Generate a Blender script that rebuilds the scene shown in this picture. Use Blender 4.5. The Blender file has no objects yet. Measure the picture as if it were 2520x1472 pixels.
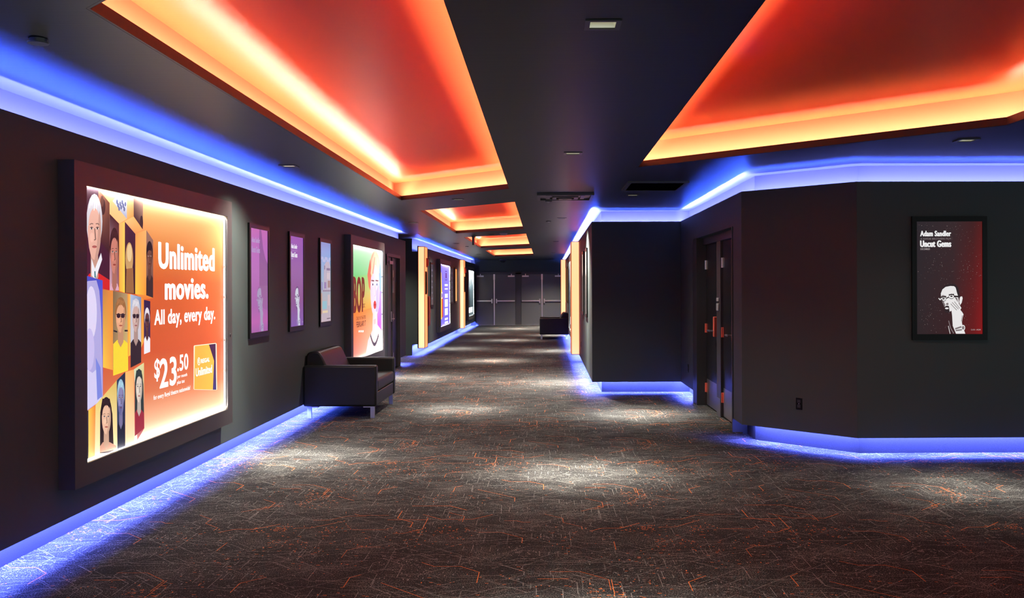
import bpy, math, random
from mathutils import Matrix, Vector
from mathutils.geometry import tessellate_polygon

S = bpy.context.scene
COL = S.collection
R = math.radians
H = 2.72          # ceiling height
CAM = (0.0, 0.0, 1.58)
FPX = 2400.0      # focal length in pixels of the 2520 px wide frame

# ------------------------------------------------------------------ camera
cd = bpy.data.cameras.new('camera')
cam = bpy.data.objects.new('camera', cd)
COL.objects.link(cam)
cd.sensor_width = 36.0
cd.lens = 36.0 * FPX / 2520.0
cd.shift_x = -85.0 / 2520.0
cd.shift_y = -29.0 / 2520.0
cd.clip_start = 0.05
cam.matrix_world = Matrix.Translation(CAM) @ Matrix.Rotation(R(90), 4, 'X') @ Matrix.Rotation(-0.003, 4, 'Z')
S.camera = cam

# ------------------------------------------------------------------ world and exposure
w = bpy.data.worlds.new('world')
S.world = w
w.use_nodes = True
w.node_tree.nodes['Background'].inputs[0].default_value = (0.84, 0.97, 1.0, 1)
w.node_tree.nodes['Background'].inputs[1].default_value = 1.35
S.view_settings.view_transform = 'Standard'
S.view_settings.look = 'None'
S.view_settings.exposure = 0.0
S.view_settings.gamma = 1.0
S.view_settings.use_curve_mapping = False
S.cycles.max_bounces = 8
S.cycles.sample_clamp_indirect = 4.0
S.cycles.use_denoising = True

BLUE = (0.19, 0.22, 1.0)
BLUE_GLOW = (0.035, 0.10, 1.0)
GLOW_W = 13.0      # watts per metre of an added strip that spreads blue across the ceiling
BLUE_LOW = (0.10, 0.135, 1.0)
RED = (1.0, 0.15, 0.03)
AMBER = (1.0, 1.12, 0.85)
WARM = (1.0, 0.93, 0.81)
COVE_W = 112.0      # watts per metre of the upper blue strips
KICK_W = 165.0      # watts per metre of the lower blue strips
RED_W = 2.2  # watts per metre of the added red strips
COFFER_W = 6.5   # watts per metre of the amber strips


def strip(p0, p1, d, width, wpm, color, name='led_or_added_strip', spread=180):
    """a long thin area lamp from p0 to p1 shining along d"""
    p0, p1, d = Vector(p0), Vector(p1), Vector(d).normalized()
    x = (p1 - p0)
    L = x.length
    x.normalize()
    z = -d
    y = z.cross(x)
    m = Matrix((x, y, z)).transposed().to_4x4()
    m.translation = (p0 + p1) / 2
    ld = bpy.data.lights.new(name, 'AREA')
    ld.shape = 'RECTANGLE'
    ld.size, ld.size_y = L, width
    ld.energy = wpm * L
    ld.color = color
    ld.spread = R(spread)
    o = bpy.data.objects.new(name, ld)
    COL.objects.link(o)
    o.matrix_world = m
    return o


# upper and lower blue strips along the walls (behind the wall panels' lips)
LX, RX = -2.95, 0.677          # faces of the left wall and of the far right wall
up, dn = (0, 0, 1), (0, 0, -1)
ZB, ZT = 0.165, 2.555          # lower and upper edge of the wall panels
zc, zk = 2.44, 0.235
for (y0, y1) in ((-5.5, 20.38), (22.75, 40.5)):
    strip((LX - 0.055, y0, zc), (LX - 0.055, y1, zc), up, 0.02, COVE_W, BLUE, spread=160)
    strip((LX - 0.09, y0, 2.53), (LX - 0.09, y1, 2.53), (0.9, 0, 0.4), 0.012, GLOW_W, BLUE_GLOW)  # added strip, widens the blue glow over the ceiling
for (y0, y1) in ((-5.5, 18.05), (19.8, 20.36), (22.75, 33.65), (34.3, 40.5)):
    strip((LX - 0.10, y0, zk), (LX - 0.10, y1, zk), dn, 0.05, KICK_W, BLUE_LOW)
    strip((LX - 0.10, y0, 0.202), (LX - 0.10, y1, 0.202), (0.9, 0, -0.4), 0.012, 18.0, BLUE_GLOW)  # added strip, carries the blue glow farther over the floor
RP = [(RX, 40.5), (RX, 14.54), (2.0, 14.54), (2.0, 10.0), (2.89, 9.08), (8.0, 9.14)]


def offs(path, d):
    """the path moved to its left by d, mitred"""
    out = []
    n = len(path)
    for i in range(n):
        dirs = []
        if i > 0:
            v = Vector(path[i]) - Vector(path[i - 1]); dirs.append(v.normalized())
        if i < n - 1:
            v = Vector(path[i + 1]) - Vector(path[i]); dirs.append(v.normalized())
        ns = [Vector((-v.y, v.x)) for v in dirs]
        if len(ns) == 1:
            o = ns[0] * d
        else:
            m = (ns[0] + ns[1]).normalized()
            o = m * (d / max(0.2, m.dot(ns[0])))
        out.append((path[i][0] + o.x, path[i][1] + o.y))
    return out


q = offs(RP, 0.055)
for a, b in zip(q[:-1], q[1:]):
    strip((a[0], a[1], zc), (b[0], b[1], zc), up, 0.02, COVE_W, BLUE, spread=160)
q = offs(RP, 0.09)
for a, b in zip(q[:-1], q[1:]):
    v = (Vector(b) - Vector(a)).normalized()
    strip((a[0], a[1], 2.53), (b[0], b[1], 2.53), (0.9 * v.y, -0.9 * v.x, 0.4), 0.012, GLOW_W, BLUE_GLOW)  # added strip, same ceiling glow along the right walls
q = offs(RP, 0.10)
for a, b in ((q[0], (q[0][0], 34.3)), ((q[0][0], 33.65), (q[0][0], 21.0)), ((q[0][0], 20.35), (q[1][0], q[1][1])),
             (q[1], q[2]), (q[2], (q[2][0], 13.42)), (q[3], q[4]), (q[4], q[5])):
    strip((a[0], a[1], zk), (b[0], b[1], zk), dn, 0.05, KICK_W, BLUE_LOW)
    v = (Vector(b) - Vector(a)).normalized()
    strip((a[0], a[1], 0.202), (b[0], b[1], 0.202), (0.9 * v.y, -0.9 * v.x, -0.4), 0.012, 18.0, BLUE_GLOW)  # added strip for the blue floor glow on this side

# ceiling coffers: opening polygons (counter-clockwise seen from above)
COFFERS = [
    [(-1.855, 3.97), (-0.40, 2.52), (-0.43, 11.25), (-1.885, 12.70)],
    [(-1.87, 14.45), (-0.42, 13.0), (-0.445, 19.05), (-1.895, 20.50)],
    [(-1.87, 22.15), (-0.435, 20.75), (-0.45, 26.75), (-1.89, 28.2)],
    [(-1.88, 30.0), (-0.44, 28.6), (-0.455, 34.6), (-1.90, 36.0)],
    [(0.875, 0.60), (3.26, -1.80), (3.26, 6.90), (0.875, 9.27)],
]


def poly_out(poly, e):
    """polygon grown outwards by e (poly is counter-clockwise)"""
    n = len(poly)
    out = []
    for i in range(n):
        p0, p1, p2 = Vector(poly[i - 1]), Vector(poly[i]), Vector(poly[(i + 1) % n])
        d1, d2 = (p1 - p0).normalized(), (p2 - p1).normalized()
        n1, n2 = Vector((d1.y, -d1.x)), Vector((d2.y, -d2.x))
        m = (n1 + n2).normalized()
        o = m * (e / m.dot(n1))
        out.append((p1.x + o.x, p1.y + o.y))
    return out


for poly in COFFERS:
    g = poly_out(poly, 0.06)
    for i in range(4):
        a, b = Vector(g[i]), Vector(g[(i + 1) % 4])
        strip((a.x, a.y, 2.742), (b.x, b.y, 2.742), up, 0.02, COFFER_W, AMBER)
        nn = (b - a).normalized()
        strip((a.x, a.y, 2.764), (b.x, b.y, 2.764), (-nn.y, nn.x, 0.3), 0.008, RED_W, RED)     # added red strip, aimed inwards to redden the coffer ceiling


# ------------------------------------------------------------------ helpers
def lin(c):
    def f(v):
        v = v / 255.0
        return v / 12.92 if v <= 0.04045 else ((v + 0.055) / 1.055) ** 2.4
    return tuple(f(v) for v in c)


def mat(name, color, rough=0.5, metal=0.0, emit=None, estr=0.0, spec=0.5, bump=None, noise=None, coat=0.0):
    m = bpy.data.materials.new(name)
    m.use_nodes = True
    nt = m.node_tree
    b = nt.nodes['Principled BSDF']
    b.inputs['Base Color'].default_value = (*color, 1)
    b.inputs['Roughness'].default_value = rough
    b.inputs['Metallic'].default_value = metal
    b.inputs['Specular IOR Level'].default_value = spec
    b.inputs['Coat Weight'].default_value = coat
    if emit:
        b.inputs['Emission Color'].default_value = (*emit, 1)
        b.inputs['Emission Strength'].default_value = estr
    if noise or bump:
        tc = nt.nodes.new('ShaderNodeTexCoord')
        mp = nt.nodes.new('ShaderNodeMapping')
        nt.links.new(tc.outputs['Object'], mp.inputs['Vector'])
        n = nt.nodes.new('ShaderNodeTexNoise')
        nt.links.new(mp.outputs['Vector'], n.inputs['Vector'])
        n.inputs['Detail'].default_value = 4
        sc = (noise or bump)[0]
        if isinstance(sc, tuple):
            mp.inputs['Scale'].default_value = sc
            n.inputs['Scale'].default_value = 1.0
        else:
            n.inputs['Scale'].default_value = sc
        if noise:
            r = nt.nodes.new('ShaderNodeValToRGB')
            r.color_ramp.elements[0].position = 0.3
            r.color_ramp.elements[1].position = 0.7
            k = noise[1]
            r.color_ramp.elements[0].color = (*[c * (1 - k) for c in color], 1)
            r.color_ramp.elements[1].color = (*[c * (1 + k) for c in color], 1)
            nt.links.new(n.outputs['Fac'], r.inputs['Fac'])
            nt.links.new(r.outputs['Color'], b.inputs['Base Color'])
        if bump:
            bp = nt.nodes.new('ShaderNodeBump')
            bp.inputs['Strength'].default_value = bump[1]
            bp.inputs['Distance'].default_value = bump[2]
            nt.links.new(n.outputs['Fac'], bp.inputs['Height'])
            nt.links.new(bp.outputs['Normal'], b.inputs['Normal'])
    return m


M = {}
M['wall'] = mat('charcoal wall paint', (0.036, 0.047, 0.046), 0.55, spec=0.16, bump=(220.0, 0.04, 0.001))
M['ceiling'] = mat('dark satin ceiling paint', (0.021, 0.0235, 0.024), 0.40, spec=0.12, bump=((1.6, 42.0, 1.0), 0.10, 0.004))
M['recess'] = mat('cove recess paint', (0.034, 0.034, 0.034), 0.6)
M['coffer'] = mat('coffer satin paint', (0.94, 0.12, 0.043), 0.36, spec=0.08, bump=((1.6, 36.0, 1.0), 0.09, 0.004))
M['coffer_side'] = mat('coffer side paint', (0.92, 0.185, 0.085), 0.55)
M['kick'] = mat('carpet base', (0.0055, 0.0055, 0.0055), 0.9, noise=(160.0, 0.75))
M['black'] = mat('black satin metal', (0.012, 0.012, 0.013), 0.4)
M['frame'] = mat('dark powder coated frame', (0.030, 0.027, 0.028), 0.45)
M['door'] = mat('black door paint', (0.009, 0.0095, 0.010), 0.30, spec=0.3)
M['door_far'] = mat('charcoal door paint', (0.075, 0.072, 0.072), 0.4)
M['chrome'] = mat('brushed chrome', (0.62, 0.60, 0.60), 0.28, 1.0)
M['steel'] = mat('brushed steel plate', (0.45, 0.44, 0.45), 0.35, 1.0)
M['leather'] = mat('black leather', (0.006, 0.006, 0.006), 0.45, spec=0.25, bump=(90.0, 0.15, 0.002))
M['glass_black'] = mat('black screen bezel', (0.003, 0.003, 0.003), 0.3, spec=0.12)
M['plastic'] = mat('black plastic', (0.010, 0.010, 0.012), 0.35)
M['white_plastic'] = mat('grey plastic', (0.30, 0.29, 0.29), 0.4)
M['grey_plastic'] = mat('dark grey plastic', (0.05, 0.05, 0.055), 0.35)
M['red'] = mat('red enamel', (0.35, 0.02, 0.015), 0.35)
M['red_handle'] = mat('copper red enamel', (0.60, 0.10, 0.06), 0.35)
M['reflector'] = mat('downlight reflector', (0.75, 0.72, 0.60), 0.3, 0.6, emit=(0.90, 0.92, 0.62), estr=0.16)  # faint emission stands in for lamplight on the reflector
M['lamp'] = mat('lit lamp lens', (0.9, 0.9, 0.8), 0.3, emit=(1.0, 0.94, 0.78), estr=3.5)
M['tube'] = mat('lit tube', (0.9, 0.9, 0.9), 0.3, emit=(0.88, 0.97, 1.0), estr=2.2)
M['orange_panel'] = mat('lit amber diffuser', (0.7, 0.5, 0.3), 0.4, emit=(1.0, 0.24, 0.11), estr=3.1)
M['orange_side'] = mat('lit amber side diffuser', (0.7, 0.4, 0.2), 0.4, emit=(1.0, 0.26, 0.075), estr=1.6)
M['orange_frame'] = mat('amber column edge', (0.03, 0.025, 0.022), 0.4)


def print_mat(name, estr, base=0.7, rough=0.45):
    m = bpy.data.materials.new(name)
    m.use_nodes = True
    nt = m.node_tree
    b = nt.nodes['Principled BSDF']
    a = nt.nodes.new('ShaderNodeAttribute')
    a.attribute_name = 'ink'
    nt.links.new(a.outputs['Color'], b.inputs['Emission Color'])
    b.inputs['Emission Strength'].default_value = estr
    mx = nt.nodes.new('ShaderNodeMix')
    mx.data_type = 'RGBA'
    mx.inputs['Factor'].default_value = base
    mx.inputs['A'].default_value = (0.01, 0.01, 0.01, 1)
    nt.links.new(a.outputs['Color'], mx.inputs['B'])
    nt.links.new(mx.outputs['Result'], b.inputs['Base Color'])
    b.inputs['Roughness'].default_value = rough
    b.inputs['Specular IOR Level'].default_value = 0.15
    return m


M['backlit'] = print_mat('backlit print', 0.95, 0.45, 0.5)
M['backlit_bright'] = print_mat('bright backlit print', 1.25, 0.8, 0.5)
M['screen'] = print_mat('lcd screen', 0.95, 0.0, 0.25)
M['screen_dim'] = print_mat('paper poster', 0.85, 0.12, 0.5)


class MB:
    """collects polygons; builds ONE mesh object"""
    def __init__(self):
        self.v, self.f, self.mi = [], [], []

    def add(self, vs, fs, mi=0):
        k = len(self.v)
        self.v += [tuple(p) for p in vs]
        self.f += [tuple(i + k for i in f) for f in fs]
        self.mi += [mi] * len(fs)
        return self

    def box(self, x0, x1, y0, y1, z0, z1, mi=0):
        vs = [(x, y, z) for z in (z0, z1) for y in (y0, y1) for x in (x0, x1)]
        return self.add(vs, [(0, 2, 3, 1), (4, 5, 7, 6), (0, 1, 5, 4), (2, 6, 7, 3), (0, 4, 6, 2), (1, 3, 7, 5)], mi)

    def prism(self, pts, axis, a0, a1, mi=0):
        """pts: 2-D outline in the plane normal to axis; extruded from a0 to a1"""
        def p3(p, a):
            return {'x': (a, p[0], p[1]), 'y': (p[0], a, p[1]), 'z': (p[0], p[1], a)}[axis]
        n = len(pts)
        vs = [p3(p, a0) for p in pts] + [p3(p, a1) for p in pts]
        fs = [tuple(range(n))[::-1], tuple(range(n, 2 * n))]
        fs += [(i, (i + 1) % n, n + (i + 1) % n, n + i) for i in range(n)]
        return self.add(vs, fs, mi)

    def cyl(self, p0, p1, r0, r1=None, n=16, mi=0):
        r1 = r0 if r1 is None else r1
        p0, p1 = Vector(p0), Vector(p1)
        z = (p1 - p0).normalized()
        x = z.orthogonal().normalized()
        y = z.cross(x)
        vs = []
        for p, r in ((p0, r0), (p1, r1)):
            for i in range(n):
                a = 2 * math.pi * i / n
                vs.append(p + x * r * math.cos(a) + y * r * math.sin(a))
        fs = [tuple(range(n))[::-1], tuple(range(n, 2 * n))]
        fs += [(i, (i + 1) % n, n + (i + 1) % n, n + i) for i in range(n)]
        return self.add(vs, fs, mi)

    def frame(self, x0, x1, z0, z1, l, r, b, t, y0, y1, mi=0):
        """rectangular ring in the xz plane, with its own depth y0..y1"""
        self.ring((x0, x1, z0, z1), (x0 + l, x1 - r, z0 + b, z1 - t), y0, y1, mi)
        return self

    def ring(self, o, i, y0, y1, mi=0):
        O = [(o[0], o[2]), (o[1], o[2]), (o[1], o[3]), (o[0], o[3])]
        I = [(i[0], i[2]), (i[1], i[2]), (i[1], i[3]), (i[0], i[3])]
        vs = [(p[0], y, p[1]) for y in (y0, y1) for p in O + I]
        fs = []
        for k in range(4):
            j = (k + 1) % 4
            fs += [(k, j, 4 + j, 4 + k), (8 + k, 12 + k, 12 + j, 8 + j), (k, 8 + k, 8 + j, j), (4 + k, 4 + j, 12 + j, 12 + k)]
        return self.add(vs, fs, mi)

    def build(self, name, mats, parent=None, bevel=0.0, seg=2, smooth=False):
        me = bpy.data.meshes.new(name)
        me.from_pydata(self.v, [], self.f)
        me.update()
        if not isinstance(mats, (list, tuple)):
            mats = [mats]
        for m in mats:
            me.materials.append(m)
        me.polygons.foreach_set('material_index', self.mi)
        o = bpy.data.objects.new(name, me)
        COL.objects.link(o)
        if parent:
            o.parent = parent
        if bevel:
            b = o.modifiers.new('bevel', 'BEVEL')
            b.width, b.segments, b.limit_method = bevel, seg, 'ANGLE'
            b.angle_limit = R(40)
        if smooth or bevel:
            me.polygons.foreach_set('use_smooth', [True] * len(me.polygons))
            if hasattr(me, 'set_sharp_from_angle'):
                me.set_sharp_from_angle(angle=R(35))
        return o


def tag(o, label=None, cat=None, group=None, kind=None):
    if label: o['label'] = label
    if cat: o['category'] = cat
    if group: o['group'] = group
    if kind: o['kind'] = kind
    return o


def thing(name, label, cat, loc, rz=0.0, group=None, kind=None):
    o = bpy.data.objects.new(name, None)
    COL.objects.link(o)
    o.empty_display_size = 0.2
    o.location = loc
    o.rotation_euler = (0, 0, R(rz))
    return tag(o, label, cat, group, kind)


def copy_thing(o, parent=None):
    c = o.copy()
    COL.objects.link(c)
    if parent: c.parent = parent
    for ch in list(o.children):
        copy_thing(ch, c)
    return c


# ------------------------------------------------------------------ lettering and prints
_tcache = {}


def text_mesh(s, bold):
    key = (s, bold)
    if key in _tcache:
        return _tcache[key]
    cu = bpy.data.curves.new('lettering', 'FONT')
    cu.body = s
    cu.offset = min(bold, 0.014)
    cu.resolution_u = 4
    cu.space_character = 1.0 + bold * 1.6
    o = bpy.data.objects.new('lettering', cu)
    COL.objects.link(o)
    dg = bpy.context.evaluated_depsgraph_get()
    ev = o.evaluated_get(dg)
    me = ev.to_mesh()
    vs = [(v.co.x, v.co.y) for v in me.vertices]
    fs = [tuple(p.vertices) for p in me.polygons]
    ev.to_mesh_clear()
    bpy.data.objects.remove(o)
    bpy.data.curves.remove(cu)
    x0, x1 = min(v[0] for v in vs), max(v[0] for v in vs)
    y0, y1 = min(v[1] for v in vs), max(v[1] for v in vs)
    vs = [((x - x0) / (x1 - x0), (y - y0) / (y1 - y0)) for x, y in vs]
    _tcache[key] = (vs, fs)
    return _tcache[key]


class Print:
    """flat artwork: polygons of ink on a plane (local x right, z up, -y out of the wall)"""
    def __init__(self, conv, y=0.0, step=0.000015):
        self.conv, self.y, self.step = conv, y, step
        self.v, self.f, self.c = [], [], []
        self.n = 0

    def raw(self, pts, fs, cols):
        k = len(self.v)
        y = self.y - self.n * self.step
        self.n += 1
        self.v += [(p[0], y, p[1]) for p in pts]
        for f in fs:
            self.f.append(tuple(i + k for i in f))
            self.c += [cols[i] for i in f]

    def poly(self, pts, *cols):
        cs = [lin(c) for c in cols]
        if len(cs) == 1: cs = cs * len(pts)
        P = [self.conv(*p) for p in pts]
        if len(pts) == 4 and len(cols) > 1:
            k = 6      # bilinear grid so gradients stay smooth
            V, C, F = [], [], []
            for j in range(k + 1):
                for i in range(k + 1):
                    a, b = i / k, j / k
                    ww = ((1 - a) * (1 - b), a * (1 - b), a * b, (1 - a) * b)
                    V.append(tuple(sum(ww[q] * P[q][t] for q in range(4)) for t in (0, 1)))
                    C.append(tuple(sum(ww[q] * cs[q][t] for q in range(4)) for t in (0, 1, 2)))
            for j in range(k):
                for i in range(k):
                    o = j * (k + 1) + i
                    F.append((o, o + 1, o + k + 2, o + k + 1))
            self.raw(V, F, C)
        else:
            self.raw(P, [tuple(range(len(pts)))], cs)

    def rows(self, xl, xr, stops):
        """vertical gradient: stops = [(y at xl, y at xr, colour)]"""
        for a, b in zip(stops[:-1], stops[1:]):
            self.poly([(xl, a[0]), (xr, a[1]), (xr, b[1]), (xl, b[0])], a[2], a[2], b[2], b[2])
            self.n -= 1
        self.n += 1

    def ell(self, cx, cy, rx, ry, col, a0=0, a1=360, n=20, rot=0.0):
        pts = []
        full = abs(a1 - a0) >= 360
        for i in range(n if full else n + 1):
            a = R(a0 + (a1 - a0) * i / n)
            dx, dy = rx * math.cos(a), ry * math.sin(a)
            pts.append((cx + dx * math.cos(rot) - dy * math.sin(rot), cy + dx * math.sin(rot) + dy * math.cos(rot)))
        self.poly(pts, col)

    def line(self, pts, wd, col):
        for a, b in zip(pts[:-1], pts[1:]):
            d = Vector((b[0] - a[0], b[1] - a[1]))
            if d.length < 1e-6: continue
            nn = Vector((-d.y, d.x)).normalized() * wd / 2
            self.poly([(a[0] + nn.x, a[1] + nn.y), (b[0] + nn.x, b[1] + nn.y), (b[0] - nn.x, b[1] - nn.y), (a[0] - nn.x, a[1] - nn.y)], col)

    def text(self, s, x0, yt, yb, x1, col, bold=0.03, shear=0.0):
        """letters filling the box whose left edge runs (x0,yt)-(x0,yb) and whose right edge is at x1"""
        vs, fs = text_mesh(s, bold)
        u0, v1 = self.conv(x0, yt)
        _, v0 = self.conv(x0, yb)
        u1, _ = self.conv(x1, yb)
        c = lin(col)
        hh = v1 - v0
        em = (u1 - u0) / max(3.0, 0.55 * len(s)) * max(0.0, bold - 0.014) * 1.5     # extra weight: copies nudged sideways
        for dx, dy in ((0, 0), (-em, 0), (em, 0), (-em / 2, em / 2), (em / 2, -em / 2)) if em > 0 else ((0, 0),):
            self.raw([(u0 + x * (u1 - u0) + shear * y * hh + dx, v0 + y * hh + dy * 0.6) for x, y in vs], fs, [c] * len(vs))

    def person(self, cx, cy, rx, ry, skin, hair, shirt, xl, xr, yl, yr, long=False, shades=False, cap=None, face=True, beard=None):
        dk = tuple(c * 0.55 for c in skin)
        neck = tuple(c * 0.85 for c in skin)
        if long:
            self.poly([(cx - rx * 1.25, cy - ry * 0.3), (cx - rx * 0.8, cy - ry * 1.1), (cx + rx * 0.7, cy - ry * 1.1), (cx + rx * 1.25, cy - ry * 0.2),
                       (min(xr, cx + rx * 1.55), cy + ry * 2.1), (max(xl, cx - rx * 1.5), cy + ry * 2.1)], hair)
        self.ell(cx, cy - ry * 0.28, rx * 1.12, ry * 0.92, hair)
        sh = cy + ry * 1.45
        self.poly([(xl, sh + ry * .25), (cx - rx * 0.7, sh), (cx + rx * 0.7, sh), (xr, sh + ry * .22), (xr, yr), (xl, yl)], shirt)
        self.poly([(cx - rx * 0.5, cy + ry * 0.5), (cx + rx * 0.5, cy + ry * 0.5), (cx + rx * 0.55, sh + ry * 0.12), (cx, sh + ry * 0.45), (cx - rx * 0.55, sh + ry * 0.12)], neck)
        self.ell(cx, cy, rx * 0.93, ry, skin)
        hair_top = [(cx + rx * 1.02 * math.cos(R(a)), cy - ry * .15 + ry * .92 * math.sin(R(a))) for a in range(182, 359, 11)]
        k_in = 0.40 if cap else 0.62
        hair_line = [(cx + rx * .84 * math.cos(R(a)), cy - ry * .10 + ry * k_in * math.sin(R(a))) for a in range(358, 181, -11)]
        self.poly(hair_top + hair_line, cap or hair)
        if beard:
            self.ell(cx, cy + ry * 0.35, rx * 0.85, ry * 0.68, beard, 10, 170)
        self.poly([(cx + rx * .93 * math.cos(R(a)), cy + ry * math.sin(R(a))) for a in range(-40, 91, 13)] + [(cx + rx * .30, cy + ry * .6), (cx + rx * .48, cy + ry * .1), (cx + rx * .58, cy - ry * .4)], tuple(c * 0.86 for c in skin))
        self.ell(cx - rx * .35, cy + ry * .25, rx * .3, ry * .16, tuple(min(255, c * 1.07) for c in skin))
        hl = tuple(min(255, c * 1.18 + 12) for c in (cap or hair))
        for k in range(5):
            self.line([(cx - rx * (.7 - .32 * k), cy - ry * (.72 + .1 * math.sin(k * 2))), (cx - rx * (.45 - .26 * k), cy - ry * (1.02 + .05 * math.cos(k)))], rx * .09, hl)
        if not face: return
        ey = cy - ry * 0.05
        if shades:
            for sx in (-1, 1): self.ell(cx + sx * rx * 0.42, ey, rx * 0.38, ry * 0.15, (45, 25, 40))
            self.line([(cx - rx * .9, ey - ry * .08), (cx + rx * .9, ey - ry * .08)], ry * 0.05, (60, 45, 50))
        else:
            for sx in (-1, 1):
                self.ell(cx + sx * rx * 0.40, ey, rx * 0.21, ry * 0.042, (226, 218, 212)); self.ell(cx + sx * rx * 0.40, ey, rx * 0.10, ry * 0.042, (50, 35, 35), n=10)
                self.line([(cx + sx * rx * 0.18, ey - ry * .02), (cx + sx * rx * 0.40, ey - ry * .05), (cx + sx * rx * 0.63, ey - ry * .015)], ry * 0.018, (70, 48, 45))
                self.line([(cx + sx * rx * 0.18, ey - ry * .145), (cx + sx * rx * 0.42, ey - ry * .165), (cx + sx * rx * 0.66, ey - ry * .125)], ry * 0.03, dk)
        self.line([(cx + rx * 0.04, ey), (cx + rx * 0.16, cy + ry * 0.32), (cx - rx * 0.06, cy + ry * 0.34)], ry * 0.035, dk)
        self.ell(cx, cy + ry * 0.56, rx * 0.34, ry * 0.045, tuple(c * f for c, f in zip(skin, (.82, .52, .54)))); self.line([(cx - rx * .33, cy + ry * .555), (cx + rx * .33, cy + ry * .555)], ry * .014, dk)

    def build(self, name, m, parent):
        me = bpy.data.meshes.new(name)
        me.from_pydata(self.v, [], self.f)
        a = me.color_attributes.new('ink', 'FLOAT_COLOR', 'CORNER')
        flat = []
        for c in self.c: flat += [c[0], c[1], c[2], 1.0]
        a.data.foreach_set('color', flat)
        me.materials.append(m)
        o = bpy.data.objects.new(name, me)
        COL.objects.link(o)
        o.parent = parent
        return o


def seen(px, py):
    """photo pixel -> (sideways, downwards) slope of the line of sight"""
    dx, dy = px - 1345.0, py - 707.0
    return (dx - 0.003 * dy) / FPX, (0.003 * dx + dy) / FPX


def on_left(X, yc):
    """photo pixel -> (along, height) on the left-hand wall plane x = X, along measured from y = yc"""
    def f(px, py):
        a, b = seen(px, py)
        Y = X / a
        return Y - yc, CAM[2] - b * Y
    return f


def on_front(Y, xc):
    def f(px, py):
        a, b = seen(px, py)
        return a * Y - xc, CAM[2] - b * Y
    return f


# ------------------------------------------------------------------ floor with its carpet pattern
def carpet_mat(name, c0, c1, sc, lo=0.42, hi=0.62, patches=0.0):
    m = bpy.data.materials.new(name)
    m.use_nodes = True
    nt = m.node_tree
    b = nt.nodes['Principled BSDF']
    b.inputs['Roughness'].default_value = 0.95
    b.inputs['Specular IOR Level'].default_value = 0.1
    tc = nt.nodes.new('ShaderNodeTexCoord')
    n = nt.nodes.new('ShaderNodeTexNoise')
    n.inputs['Scale'].default_value = sc
    n.inputs['Detail'].default_value = 3
    nt.links.new(tc.outputs['Object'], n.inputs['Vector'])
    fac = n.outputs['Fac']
    if patches:                      # the flecks gather in clouds
        n2 = nt.nodes.new('ShaderNodeTexNoise')
        n2.inputs['Scale'].default_value = 3.2
        n2.inputs['Detail'].default_value = 4
        nt.links.new(tc.outputs['Object'], n2.inputs['Vector'])
        ma = nt.nodes.new('ShaderNodeMath')
        ma.operation = 'MULTIPLY_ADD'
        ma.inputs[1].default_value = patches
        nt.links.new(n2.outputs['Fac'], ma.inputs[0])
        nt.links.new(fac, ma.inputs[2])
        mb = nt.nodes.new('ShaderNodeMath')
        mb.operation = 'SUBTRACT'
        mb.inputs[1].default_value = patches / 2
        nt.links.new(ma.outputs[0], mb.inputs[0])
        fac = mb.outputs[0]
    r = nt.nodes.new('ShaderNodeValToRGB')
    r.color_ramp.elements[0].position = lo
    r.color_ramp.elements[1].position = hi
    r.color_ramp.elements[0].color = (*c0, 1)
    r.color_ramp.elements[1].color = (*c1, 1)
    nt.links.new(fac, r.inputs['Fac'])
    nt.links.new(r.outputs['Color'], b.inputs['Base Color'])
    return m


rnd = random.Random(7)
floor = MB()
floor.add([(-9, -7, 0), (9, -7, 0), (9, 41.2, 0), (-9, 41.2, 0)], [(0, 1, 2, 3)], 0)
TILE = 2.4
tile = []   # (x0,y0,x1,y1,width,material)


def seg(x, y, ang, L, wd, mi):
    x1, y1 = x + L * math.cos(ang), y + L * math.sin(ang)
    tile.append((x, y, x1, y1, wd, mi))
    return x1, y1


for k in range(185):                     # bent thread lines
    x, y = rnd.uniform(0, TILE), rnd.uniform(0, TILE)
    ang = R(rnd.choice((0, 0, 0, 45, -45, 90, 90, 135)))
    mi = 2 if rnd.random() < 0.12 else 1
    wd = rnd.uniform(0.0011, 0.0019) * (1.35 if mi == 2 else 1)
    for j in range(rnd.choice((1, 2, 2, 3, 4))):
        x, y = seg(x, y, ang, rnd.uniform(0.05, 0.22), wd, mi)
        ang += R(rnd.choice((45, -45, 45, -45, 0)))
for k in range(60):                      # long drifting lines
    x, y = rnd.uniform(0, TILE), rnd.uniform(0, TILE)
    for j in range(rnd.randint(4, 8)):
        x, y = seg(x, y, R(rnd.choice((0, 0, 20, -20, 45, -45))), rnd.uniform(0.08, 0.26), 0.0013, 1)
for k in range(95):                      # combs of short ticks and clusters of flecks
    x, y = rnd.uniform(0, TILE), rnd.uniform(0, TILE)
    mi = 2 if rnd.random() < 0.2 else 1
    if rnd.random() < 0.3:
        for j in range(rnd.randint(2, 4)):
            seg(x + j * 0.055, y + rnd.uniform(-.03, .03), R(90), rnd.uniform(0.06, 0.16), 0.0016, 1)
    else:
        sx, sy = rnd.uniform(.05, .22), rnd.uniform(.05, .22)
        for j in range(rnd.randint(12, 34)):
            seg(x + rnd.gauss(0, sx), y + rnd.gauss(0, sy), R(rnd.choice((0, 0, 90))), rnd.uniform(0.006, 0.024), 0.0026, mi)
V, F, MI = [], [], []
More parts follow.
